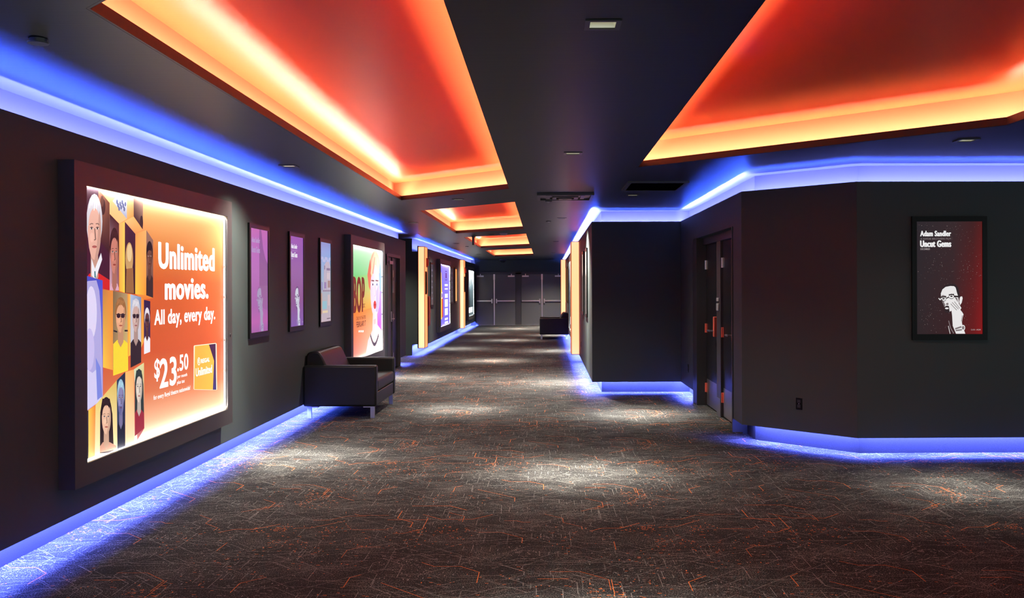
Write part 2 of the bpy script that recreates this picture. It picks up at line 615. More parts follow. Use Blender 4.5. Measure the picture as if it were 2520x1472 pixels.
for iy in range(0, 16):
    for ix in range(-2, 4):
        ox, oy = ix * TILE + (0.35 * iy) % 1.2, 3.6 + iy * TILE
        if oy > 22 and (ix > 0 or ix < -1): continue
        for (x0, y0, x1, y1, wd, mi) in tile:
            xa, ya, xb, yb = x0 + ox, y0 + oy, x1 + ox, y1 + oy
            if max(xa, xb) > 5.5 or min(xa, xb) < -4.5 or max(ya, yb) > 40.4: continue
            dx, dy = xb - xa, yb - ya
            L = math.hypot(dx, dy)
            nx, ny = -dy / L * wd, dx / L * wd
            z = 0.0006 if mi == 1 else 0.0010
            k = len(V)
            V += [(xa + nx, ya + ny, z), (xb + nx, yb + ny, z), (xb - nx, yb - ny, z), (xa - nx, ya - ny, z)]
            F.append((k + 3, k + 2, k + 1, k))
            MI.append(mi)
k = len(floor.v)
floor.v += V
floor.f += [tuple(i + k for i in f) for f in F]
floor.mi += MI
M['carpet'] = carpet_mat('dark carpet pile', (0.008, 0.008, 0.0085), (0.19, 0.195, 0.185), 150.0, 0.545, 0.72, 0.22)
M['thread'] = carpet_mat('grey carpet thread', (0.08, 0.08, 0.077), (0.26, 0.265, 0.25), 120.0)
M['orange_thread'] = carpet_mat('orange carpet thread', (0.34, 0.085, 0.02), (0.70, 0.20, 0.05), 120.0)
o = floor.build('floor', [M['carpet'], M['thread'], M['orange_thread']])
tag(o, 'dark patterned carpet with grey and orange thread lines', 'carpet', kind='structure')

# ------------------------------------------------------------------ ceiling, with holes for coffers and downlights
DL = []      # (x, y, label, share of wide spill, watts)


def dl(x, y, label, watts=1500, spill=0.055):
    DL.append((x, y, label, spill, watts))


dl(0.247, 4.23, 'lit square recessed downlight nearest the camera, between the two largest orange coffers', 1500)
dl(0.228, 8.30, 'lit square downlight second from the camera, level with the right coffer far end', 2100, 0.16)
dl(0.255, 16.10, 'lit downlight beyond the louvred ceiling vent, right of the second orange coffer', 2500, 0.9)
dl(0.236, 24.22, 'lit downlight right of the third orange coffer', 2400)
dl(0.228, 32.2, 'lit downlight right of the fourth and farthest orange coffer', 2400)
dl(1.071, 12.09, 'lit downlight beside the square black ceiling grille, in front of the blue cove', 2400)
dl(-1.138, 12.63, 'lit downlight between the first and second orange coffers', 1700, 0.20)
dl(-1.185, 20.98, 'lit downlight between the second and third orange coffers', 2300)
dl(-1.19, 29.1, 'lit downlight between the third and fourth orange coffers', 2300)
dl(-1.19, 37.1, 'lit downlight between the fourth orange coffer and the far exit doors', 2400, 0.35)
dl(-2.40, 9.1, 'black trimmed downlight in the ceiling strip above the left poster screens', 2300, 0.22)
dl(-2.33, 17.1, 'black trimmed downlight above the left double door', 2000, 0.18)
dl(-2.33, 25.2, 'small downlight beside the left blue cove beyond the first glowing column', 2000, 0.11)
dl(-2.33, 33.3, 'small downlight beside the farther left glowing column', 1900, 0.11)
dl(0.23, 38.6, 'small downlight close to the far exit doors on the right', 2400, 0.40)
dl(3.285, 7.62, 'black trimmed downlight above the blue cove on the right wall', 900)
dl(-4.0, 21.4, 'added unseen downlight brightening the side passage on the left', 700, 0.7)  # added out of view to lift the dark passage wall
HS = 0.056   # half the opening of a downlight
holes = [list(p) for p in COFFERS]
for x, y, *_ in DL:
    holes.append([(x - HS, y - HS), (x + HS, y - HS), (x + HS, y + HS), (x - HS, y + HS)])
outer = [(-9, -7), (9, -7), (9, 41.2), (-9, 41.2)]
loops = [[Vector((x, y, 0)) for x, y in outer]] + [[Vector((x, y, 0)) for x, y in h[::-1]] for h in holes]
flat = [p for l in loops for p in l]
tri = tessellate_polygon(loops)
cm = MB()
cm.add([(p.x, p.y, H) for p in flat], [tuple(t) for t in tri])
ceiling = cm.build('ceiling', M['ceiling'])
tag(ceiling, 'dark satin ceiling with recessed orange coffers', 'ceiling', kind='structure')
for poly in COFFERS:
    outp = poly_out(poly, 0.15)
    inn = poly_out(poly, 0.014)
    n = 4
    c = MB()
    zl, zu = 2.735, 2.975
    vs = [(x, y, zl) for x, y in inn] + [(x, y, zl) for x, y in outp] + [(x, y, zu) for x, y in outp]
    fs, mi = [], []
    for i in range(n):
        j = (i + 1) % n
        c.add([vs[i], vs[j], vs[n + j], vs[n + i]], [(0, 1, 2, 3)], 1)
        c.add([vs[n + i], vs[n + j], vs[2 * n + j], vs[2 * n + i]], [(0, 1, 2, 3)], 1)
    c.add(vs[2 * n:], [(3, 2, 1, 0)], 0)
    co = c.build('light_coffer', [M['coffer'], M['coffer_side']], ceiling)
    l = MB()
    vs = [(x, y, z) for z in (H - 0.001, 2.775) for pl in (poly, inn) for x, y in pl]
    for i in range(n):
        j = (i + 1) % n
        l.add([vs[i], vs[j], vs[8 + j], vs[8 + i]], [(3, 2, 1, 0)])
        l.add([vs[4 + i], vs[4 + j], vs[12 + j], vs[12 + i]], [(0, 1, 2, 3)])
        l.add([vs[8 + i], vs[8 + j], vs[12 + j], vs[12 + i]], [(0, 1, 2, 3)])
    l.build('coffer_lip', M['ceiling'], co)

# ------------------------------------------------------------------ walls
PROFILE = [(0.6, 0.0), (0.15, 0.0), (0.15, 0.262), (0.02, 0.262), (0.02, ZB), (0.0, ZB), (0.0, ZT), (0.02, ZT), (0.02, 2.42), (0.15, 2.42), (0.15, H), (0.6, H)]
P_MI = [0, 2, 0, 0, 0, 0, 0, 0, 1, 1, 0]


def run_wall(mb, path, profile=PROFILE, pmi=P_MI, caps=(True, True)):
    paths = [offs(path, d) for d, z in profile]
    for k in range(len(profile) - 1):
        for i in range(len(path) - 1):
            a, b, c2, d2 = paths[k][i], paths[k][i + 1], paths[k + 1][i + 1], paths[k + 1][i]
            z0, z1 = profile[k][1], profile[k + 1][1]
            mb.add([(*a, z0), (*b, z0), (*c2, z1), (*d2, z1)], [(0, 1, 2, 3)], pmi[k])
    for e, on in ((0, caps[0]), (len(path) - 1, caps[1])):
        if on:
            mb.add([(*paths[k][e], profile[k][1]) for k in range(len(profile))], [tuple(range(len(profile)))], 0)


HEAD = [(0.6, 2.225), (0.0, 2.225), (0.0, ZT), (0.02, ZT), (0.02, 2.42), (0.15, 2.42), (0.15, H), (0.6, H)]
H_MI = [0, 0, 0, 0, 1, 1, 0]
wm = [M['wall'], M['recess'], M['kick']]

wl = MB()
run_wall(wl, [(LX, -6.5), (LX, 18.13)])
run_wall(wl, [(LX, 19.70), (LX, 20.42)])
run_wall(wl, [(LX, 18.13), (LX, 19.70)], HEAD, H_MI)
wl.box(-9, -3.5, -6.5, 20.41, 0, H)
tag(wl.build('wall_left', wm), 'charcoal left wall with floating panel and blue lit edges', 'wall', kind='structure')

wl = MB()
run_wall(wl, [(LX - 0.03, 22.7), (LX - 0.03, 40.7)])
wl.box(-9, -3.14, 22.72, 40.7, 0, H)
tag(wl.build('wall_left_far', wm), 'charcoal left wall beyond the side passage', 'wall', kind='structure')
wl = MB()
wl.box(-9, -7.5, 20.41, 22.7, 0, H)
tag(wl.build('wall_passage', M['wall']), 'dark end of the side passage on the left', 'wall', kind='structure')

wr = MB()
run_wall(wr, [(RX, 40.7), (RX, 14.54), (2.0, 14.54), (2.0, 13.34)])
run_wall(wr, [(2.0, 13.34), (2.0, 10.46)], HEAD, H_MI)
run_wall(wr, [(2.0, 10.46), (2.0, 10.0), (2.89, 9.08), (8.0, 9.14)])
wr.box(2.55, 9, 10.5, 41.2, 0, H)
tag(wr.build('wall_right', wm), 'charcoal right wall stepping round the double door recess', 'wall', kind='structure')

we = MB()
we.box(-9, 9, 40.7, 41.1, 0, H)
tag(we.build('wall_far', M['wall']), 'charcoal end wall around the four exit doors', 'wall', kind='structure')


# ------------------------------------------------------------------ doors
def hinge(parent, x, z, m, h=0.11):
    b = MB()
    b.cyl((x, -0.012, z - h / 2), (x, -0.012, z + h / 2), 0.012, n=10)
    b.box(x, x + 0.045, -0.006, 0.0, z - h / 2, z + h / 2)
    return b.build('hinge', m, parent)


def lever(parent, x, z, dirx, m_plate, m_lever, hgt=0.30, pw=0.03, pd=0.022):
    b = MB()
    b.box(x - pw, x + pw, -pd, 0.0, z - hgt * 0.3, z + hgt * 0.7)
    pl = b.build('handle_plate', m_plate, parent, bevel=0.006)
    b = MB()
    yl = -pd - 0.048
    b.cyl((x, -pd + 0.002, z), (x, yl - 0.005, z), 0.011, n=10)
    b.cyl((x, yl, z), (x + dirx * 0.15, yl, z), 0.011, n=10)
    b.cyl((x + dirx * 0.145, yl, z), (x + dirx * 0.155, yl + 0.02, z), 0.011, n=10)
    return b.build('lever_handle', m_lever, pl, smooth=True)


# local frame of the right doors: x to the right in the picture (towards the camera), -y towards the corridor
def right_door(name, label, y_far, y_near):
    W = y_far - y_near
    t = thing(name, label, 'door', (2.13, (y_far + y_near) / 2, 0), -90, kind='structure')
    MB().box(-W / 2, W / 2, 0, 0.045, 0.012, 2.13).build('door_leaf', M['door'], t, bevel=0.004)
    MB().box(-W / 2 + 0.03, W / 2 - 0.03, -0.003, 0.0, 0.02, 0.36).build('kick_plate', M['steel'], t)
    for z in (1.87, 1.03, 0.24):
        hinge(t, -W / 2, z, M['red_handle'] if z < 1.5 else M['chrome'], 0.12)
    lever(t, W / 2 - 0.09, 1.03, -1, M['red_handle'], M['chrome'], 0.25, 0.04, 0.055)
    return t


right_door('door_5', 'black door with red handle plate, farther of the right wall pair', 12.99, 12.05)
right_door('door_6', 'black door with blue reflection at its foot, nearer of the right wall pair', 11.77, 10.83)
fr = thing('trim_1', 'black frame and centre post around the right wall doors', 'door frame', (2.0, 11.9, 0), -90, kind='structure')
b = MB()
b.box(-1.44, -1.10, 0.0, 0.30, 0.0, 2.225)
b.box(1.08, 1.44, 0.10, 0.30, 0.0, 2.225)
b.box(1.40, 1.44, -0.01, 0.10, 0.02, 2.225)
b.box(-1.10, 1.08, 0.09, 0.30, 2.135, 2.225)
b.build('frame', M['black'], fr)
MB().box(-0.145, 0.125, 0.10, 0.30, 0.0, 2.135).build('mullion', M['frame'], fr)
MB().box(-0.10, 0.04, 0.085, 0.10, 1.285, 1.375).build('card_reader', M['white_plastic'], fr, bevel=0.006)
MB().box(-0.10, 0.04, 0.088, 0.10, 1.40, 1.445).build('indicator_plate', M['white_plastic'], fr, bevel=0.004)
MB().box(-0.13, 0.11, 0.094, 0.10, 0.0, 0.22).build('foot_plate', M['steel'], fr)

# left double door
fr = thing('trim_2', 'dark frame around the left double door', 'door frame', (LX, 18.915, 0), 90, kind='structure')
b = MB()
b.frame(-0.785, 0.785, 0.0, 2.225, 0.06, 0.06, 0.0, 0.06, 0.0, 0.2)
b.box(-0.02, 0.10, 0.04, 0.2, 0.0, 2.17)
b.build('frame', M['frame'], fr)
MB().box(-0.0, 0.08, 0.02, 0.04, 1.48, 1.72).build('card_reader', M['white_plastic'], fr)
for nm, lab, x0, x1, m in (('door_7', 'grey door with lever, nearer leaf of the left double door', -0.725, -0.02, M['door_far']),
                           ('door_8', 'black door with three steel hinges, farther leaf of the left double door', 0.10, 0.725, M['door'])):
    t = thing(nm, lab, 'door', (LX - 0.06, 18.915 + (x0 + x1) / 2, 0), 90, kind='structure')
    W = x1 - x0
    MB().box(-W / 2, W / 2, 0, 0.045, 0.012, 2.165).build('door_leaf', m, t)
    if nm == 'door_8':
        for z in (1.85, 1.0, 0.24): hinge(t, -W / 2 + 0.03, z, M['chrome'], 0.14)
    else:
        lever(t, W / 2 - 0.08, 0.98, -1, M['steel'], M['chrome'], 0.2)
        MB().box(-0.12, W / 2 - 0.05, -0.05, 0.0, 2.03, 2.09).build('door_closer', M['chrome'], t)
MB().box(-9 + 5.5, -3.15, 18.1, 19.75, 0, 2.3).build('trim_3', M['black'])
tag(bpy.data.objects['trim_3'], 'dark backing of the left double door', 'door backing', kind='structure')

# four exit doors at the far end (facing the camera)
EY = 40.66
ends = [('door_1', 'leftmost of the four far exit doors, half hidden behind the white light box', -2.93, -2.20, 1),
        ('door_2', 'second far exit door from the left, with a chrome push bar', -2.16, -1.30, -1),
        ('door_3', 'third far exit door from the left, with a chrome push bar', -1.05, -0.21, 1),
        ('door_4', 'rightmost of the four far exit doors, beside the far glowing column', -0.17, 0.66, -1)]
for nm, lab, x0, x1, s in ends:
    t = thing(nm, lab, 'door', ((x0 + x1) / 2, EY, 0), 0, kind='structure')
    W = x1 - x0
    MB().box(-W / 2, W / 2, 0, 0.035, 0.012, 2.12).build('door_leaf', M['door_far'], t)
    e = s * (W / 2 - 0.05)
    far = -s * (W / 2 - 0.02)
    b = MB()
    b.box(min(e, far), max(e, far), -0.07, -0.035, 0.985, 1.045)
    pb = b.build('push_bar', M['chrome'], t, bevel=0.006)
    MB().box(min(e, e - s * 0.05), max(e, e - s * 0.05), -0.075, 0.0, 0.92, 1.10).build('latch_case', M['chrome'], pb)
    cx = -s * (W / 2 - 0.17)
    dcl = MB().box(cx - 0.14, cx + 0.14, -0.06, 0.0, 2.015, 2.075).build('door_closer', M['chrome'], t, bevel=0.004)
    MB().box(cx - 0.01, cx + 0.02, -0.03, -0.012, 2.075, 2.14).build('closer_arm', M['chrome'], dcl)
fr = thing('trim_4', 'dark frames and chrome centre posts of the far exit doors', 'door frame', (0, EY, 0), 0, kind='structure')
b = MB()
b.box(-1.29, -1.06, -0.01, 0.04, 0, 2.19)
b.box(-2.95, 0.677, -0.01, 0.04, 2.13, 2.22)
b.build('frame', M['frame'], fr)
for x in (-2.18, -0.19):
    MB().box(x - 0.025, x + 0.025, -0.03, 0.03, 0.0, 2.13).build('centre_post', M['chrome'], fr)
    MB().box(x - 0.035, x + 0.035, -0.05, -0.03, 1.90, 2.13).build('post_lock', M['chrome'], fr)
MB().box(-2.95, 0.677, -0.14, 0.0, 0.0, 0.012).build('threshold', M['steel'], fr)


# ------------------------------------------------------------------ light boxes
def light_box(label, yc, side, art, mprint, tube=True, W=2.95, z0=0.363, z1=2.36, fmat=None, lamp=26.0, tint=(1.0, 0.97, 0.9)):
    X = (LX + 0.002 if yc < 20 else LX - 0.028) if side == 'L' else RX - 0.002
    t = thing('light_box', label, 'light box', (X, yc, 0), 90 if side == 'L' else -90, 'backlit poster light boxes')
    b = MB()
    b.frame(-W / 2, W / 2, z0, z1, 0.16, 0.125, 0.135, 0.14, -0.10, -0.078)
    b.box(-W / 2, W / 2, -0.078, 0.0, z0, z0 + 0.05)
    b.box(-W / 2, W / 2, -0.078, 0.0, z1 - 0.05, z1)
    b.box(-W / 2, -W / 2 + 0.05, -0.078, 0.0, z0 + 0.05, z1 - 0.05)
    b.box(W / 2 - 0.05, W / 2, -0.078, 0.0, z0 + 0.05, z1 - 0.05)
    b.build('cabinet', fmat or M['frame'], t)
    u0, u1, v0, v1 = -W / 2 + 0.16, W / 2 - 0.125, z0 + 0.135, z1 - 0.14
    pr = art(yc)
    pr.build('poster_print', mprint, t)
    if tube:
        tb = MB()
        tb.cyl((u1 - 0.018, -0.076, v0 + 0.02), (u1 - 0.018, -0.076, v1 - 0.02), 0.008, n=8)
        tt = tb.build('light_tube', M['tube'], t, smooth=True)
        for z in (v0 + 0.35, v0 + 0.62, v0 + 1.0, v1 - 0.45):
            MB().box(u1 - 0.034, u1 - 0.008, -0.086, -0.070, z - 0.012, z + 0.012).build('tube_clip', M['white_plastic'], tt)
    MB().cyl((W / 2 - 0.05, -0.103, 1.16), (W / 2 - 0.05, -0.10, 1.16), 0.013, n=12).build('key_lock', M['black'], t)
    # lamps of the box along its upper and lower inside edges
    bpy.context.view_layer.update()
    for z, dz in ((v1 + 0.015, -1), (v0 - 0.015, 1)):
        s = strip(t.matrix_world @ Vector((u0, -0.066, z)), t.matrix_world @ Vector((u1, -0.066, z)),
                  t.matrix_world.to_3x3() @ Vector((0, 0.35, dz)), 0.012, lamp, tint, 'light_box_lamp')
    return t


def Z5(x, y): return 190 + x / 4.33, 440 + y / 4.33
def Z6(x, y): return 190 + x / 3.98, 780 + y / 3.98
def Z7(x, y): return 360 + x / 7.36, 820 + y / 7.36


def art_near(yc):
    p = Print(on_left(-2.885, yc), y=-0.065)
    OR, OR2 = (212, 98, 48), (226, 128, 70)
    # ground of the whole print; edge-lamp wash painted in, paler at top and bottom
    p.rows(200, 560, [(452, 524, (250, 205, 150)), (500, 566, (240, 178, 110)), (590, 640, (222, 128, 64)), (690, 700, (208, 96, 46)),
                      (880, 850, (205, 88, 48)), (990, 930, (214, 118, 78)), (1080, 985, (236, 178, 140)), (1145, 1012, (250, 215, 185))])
    YEL, DEEP, PALE = (248, 205, 75), (228, 120, 42), (250, 196, 132)
    def q5(pts, *c): p.poly([Z5(*a) for a in pts], *c)
    def q6(pts, *c): p.poly([Z6(*a) for a in pts], *c)
    # panel faces, upper part
    q5([(60, 80), (222, 112), (342, 258), (342, 1190), (60, 1110)], (62, 24, 48))
    q5([(222, 112), (342, 258), (342, 800), (225, 640)], (170, 110, 85), (110, 66, 58), (48, 22, 32), (70, 34, 40))
    p.ell(*Z5(272, 300), 6, 20, (60, 32, 34)); p.ell(*Z5(262, 240), 4, 14, (96, 58, 50))
    p.person(*Z5(180, 545), 17.5, 74, (226, 178, 160), (206, 206, 214), (205, 38, 40), Z5(72, 0)[0], Z5(342, 0)[0], 698, 715)
    p.poly([Z5(*a) for a in [(148, 850), (185, 960), (250, 790), (262, 860), (190, 1075), (150, 1030)]], (232, 238, 246))
    p.poly([Z5(*a) for a in [(178, 985), (190, 985), (195, 1060), (180, 1050)]], (40, 110, 120))
    q5([(342, 375), (442, 478), (442, 1198), (342, 1188)], (60, 26, 36), (76, 40, 48), (150, 90, 96), (210, 170, 190))
    p.person(*Z5(392, 790), 10.5, 52, (196, 128, 112), (52, 24, 28), (214, 170, 190), Z5(345, 0)[0], Z5(440, 0)[0], 713, 715)
    q5([(228, 112), (380, 238), (525, 430), (442, 478), (340, 372), (340, 258)], PALE)
    q5([(372, 238), (440, 160), (525, 178), (525, 430)], (196, 206, 230), (240, 244, 252), (236, 240, 250), (170, 178, 205))
    for k in range(9):
        p.ell(*Z5(420 + 11 * k, 245 + (k * 37) % 90), 2.2, 6, (92, 104, 150), n=8)
    q5([(525, 178), (597, 200), (597, 402), (525, 432)], (250, 205, 150), (246, 190, 130), (240, 160, 84), (246, 178, 100))
    q5([(597, 200), (697, 228), (694, 540), (597, 402)], (120, 82, 74), (190, 150, 130), (70, 44, 52), (74, 44, 48))
    p.ell(*Z5(680, 470), 4, 18, (52, 34, 44))
    q5([(500, 452), (597, 402), (692, 540), (615, 588)], PALE, (250, 190, 116), (244, 170, 96), (238, 150, 84))
    q5([(442, 478), (503, 455), (503, 1216), (442, 1196)], (250, 180, 110), (252, 205, 100), (248, 214, 80), (240, 170, 60))
    q5([(503, 458), (615, 588), (613, 1228), (503, 1216)], (66, 32, 58), (58, 26, 58), (44, 18, 34), (70, 36, 34))
    p.ell(*Z5(550, 850), 9.5, 40, (196, 158, 104)); p.ell(*Z5(552, 790), 6, 22, (226, 200, 150))
    p.poly([Z5(*a) for a in [(520, 960), (590, 950), (600, 1222), (512, 1214)]], (150, 104, 66))
    q5([(615, 588), (732, 546), (730, 1242), (613, 1228)], (240, 160, 84), (246, 180, 110), (240, 150, 50), (248, 206, 74))
    q5([(732, 546), (804, 655), (804, 1270), (730, 1242)], (150, 112, 98), (140, 104, 92), (86, 60, 54), (110, 78, 68))
    p.person(*Z5(766, 830), 7.2, 32, (108, 72, 62), (26, 20, 26), (52, 38, 40), Z5(732, 0)[0], Z5(803, 0)[0], 726.5, 732, cap=(24, 20, 28))
    q5([(613, 1228), (730, 1242), (804, 1270), (705, 1290)], (238, 150, 70), (236, 140, 60), (230, 128, 54), (228, 124, 50))
    # middle row
    q5([(62, 1024), (265, 1084), (268, 2345), (62, 2500)], (66, 78, 190), (72, 84, 206), (120, 130, 214), (160, 166, 226))
    p.poly([(207, 700), (214, 692), (236, 690), (243, 716), (247, 770), (250, 880), (251.5, 980), (208, 1013)], (172, 170, 224))
    p.ell(223, 770, 14, 66, (216, 214, 246)); p.ell(219, 860, 12, 52, (196, 190, 238))
    p.poly([(208, 905), (226, 918), (240, 905), (248, 985), (208, 1013)], (206, 206, 244))
    p.poly([(234, 880), (246, 905), (250, 975), (238, 985)], (120, 136, 222))
    q5([(266, 1182), (375, 1192), (375, 2040), (268, 2010)], (190, 130, 70), (232, 140, 60), (240, 160, 70), (250, 205, 74))
    q5([(375, 1194), (530, 1226), (533, 1900), (375, 2040)], (120, 98, 70), (176, 152, 112), (206, 186, 120), (150, 126, 92))
    p.person(295.5, 779, 12.5, 40, (222, 168, 130), (150, 104, 62), (240, 216, 60), 277.2, 314, 925, 912, shades=True)
    p.poly([(278, 812), (287, 815), (287, 819), (278, 816)], (40, 36, 44)); p.poly([(305, 812), (313, 812), (313, 816), (305, 816)], (40, 36, 44))
    q5([(530, 1226), (560, 1232), (560, 1880), (533, 1900)], (240, 150, 60), (248, 190, 90), (250, 206, 80), (240, 160, 60))
    q5([(560, 1230), (676, 1262), (676, 1800), (562, 1890)], (170, 196, 226), (120, 140, 178), (86, 96, 130), (150, 170, 206))
    p.person(333, 780, 9.5, 38, (196, 168, 160), (198, 200, 210), (46, 34, 44), 320, 346, 905, 892, long=True, shades=True)
    q5([(676, 1262), (704, 1290), (704, 1730), (676, 1800)], (240, 150, 60), (238, 140, 56), (240, 160, 70), (246, 190, 80))
    q5([(704, 1290), (772, 1306), (772, 1690), (704, 1730)], (46, 28, 76), (40, 24, 70), (60, 40, 80), (56, 36, 80))
    p.person(360.5, 789, 5.8, 27, (92, 56, 62), (214, 214, 226), (232, 236, 246), 353, 368, 872, 866, shades=True)
    # bottom row
    q6([(60, 940), (103, 915), (103, 1388), (60, 1408)], (70, 66, 84), (64, 52, 66), (40, 30, 44), (36, 26, 40))
    q6([(103, 915), (172, 864), (166, 1362), (103, 1388)], (250, 206, 80), (232, 130, 50), (246, 180, 110), (250, 214, 120))
    q6([(172, 862), (380, 622), (386, 1298), (165, 1362)], (236, 214, 130), (214, 186, 96), (250, 238, 180), (250, 240, 190))
    p.person(*Z6(278, 985), 12, 42, (228, 186, 158), (36, 20, 28), (200, 150, 128), Z6(215, 0)[0], Z6(378, 0)[0], 1114, 1106, long=True)
    q6([(380, 622), (463, 540), (463, 1268), (386, 1298)], (40, 66, 96), (24, 34, 66), (36, 46, 80), (50, 62, 96))
    p.person(*Z6(420, 800), 8, 40, (132, 132, 178), (150, 190, 210), (22, 28, 52), Z6(386, 0)[0], Z6(462, 0)[0], 1104, 1098, beard=(96, 100, 150))
    q6([(463, 540), (548, 515), (552, 1232), (463, 1268)], (246, 190, 110), (240, 170, 100), (252, 220, 180), (252, 224, 180))
    q6([(548, 515), (646, 448), (650, 1090), (580, 1212)], (206, 226, 190), (220, 214, 150), (170, 70, 84), (190, 110, 110))
    p.person(*Z6(598, 690), 8.4, 38, (214, 204, 190), (40, 54, 56), (150, 40, 60), Z6(556, 0)[0], Z6(646, 0)[0], 1074, 1054, long=True)
    # lettering, straight on the plain ground
    p.n = 12
    Wt = (255, 255, 255)
    p.text('Unlimited', 390, 596, 661, 526.6, Wt, 0.045)
    p.text('movies.', 406, 684, 738, 511.3, Wt, 0.045)
    p.text('All day, every day.', 379.2, 763, 812, 528.6, Wt, 0.035)
    p.text('$', *Z7(140, 470), Z7(140, 890)[1], Z7(240, 0)[0], Wt, 0.03)
    p.text('23', Z7(238, 0)[0], Z7(0, 470)[1], Z7(0, 1012)[1], Z7(542, 0)[0], Wt, 0.04)
    p.text('.50', Z7(556, 0)[0], Z7(0, 400)[1], Z7(0, 700)[1], Z7(755, 0)[0], Wt, 0.03)
    p.text('per month', Z7(556, 0)[0], Z7(0, 760)[1], Z7(0, 838)[1], Z7(735, 0)[0], Wt, 0.02)
    p.text('plus tax', Z7(552, 0)[0], Z7(0, 862)[1], Z7(0, 950)[1], Z7(690, 0)[0], Wt, 0.02)
    p.text('for every Regal theatre nationwide!', Z7(125, 0)[0], Z7(0, 1130)[1], Z7(0, 1240)[1], Z7(790, 0)[0], Wt, 0.02)
    p.poly([Z7(*a) for a in [(862, 222), (1250, 178), (1268, 192), (1276, 1022), (1262, 1032), (860, 1026), (850, 1010), (852, 240)]], (246, 224, 196))
    p.poly([Z7(*a) for a in [(874, 236), (1130, 206), (1224, 500), (1204, 1024), (862, 1016)]], (232, 172, 70))
    p.poly([Z7(*a) for a in [(1128, 206), (1250, 192), (1262, 1026), (1200, 1026), (1222, 500)]], (62, 20, 62), (62, 16, 60), (60, 50, 110), (52, 44, 110), (52, 18, 66))
    p.ell(*Z7(946, 512), 26 / 7.36, 72 / 7.36, Wt); p.ell(*Z7(946, 512), 20 / 7.36, 56 / 7.36, (232, 172, 70))
    p.text('R', Z7(934, 0)[0], Z7(0, 476)[1], Z7(0, 548)[1], Z7(958, 0)[0], Wt, 0.03)
    p.text('REGAL', Z7(986, 0)[0], Z7(0, 470)[1], Z7(0, 548)[1], Z7(1142, 0)[0], Wt, 0.03)
    p.text('Unlimited', Z7(890, 0)[0], Z7(0, 640)[1], Z7(0, 790)[1], Z7(1184, 0)[0], Wt, 0.03)
    return p


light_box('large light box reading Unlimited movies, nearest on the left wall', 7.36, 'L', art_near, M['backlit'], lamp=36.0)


def Z8(x, y): return 860 + x / 5.08, 590 + y / 5.08


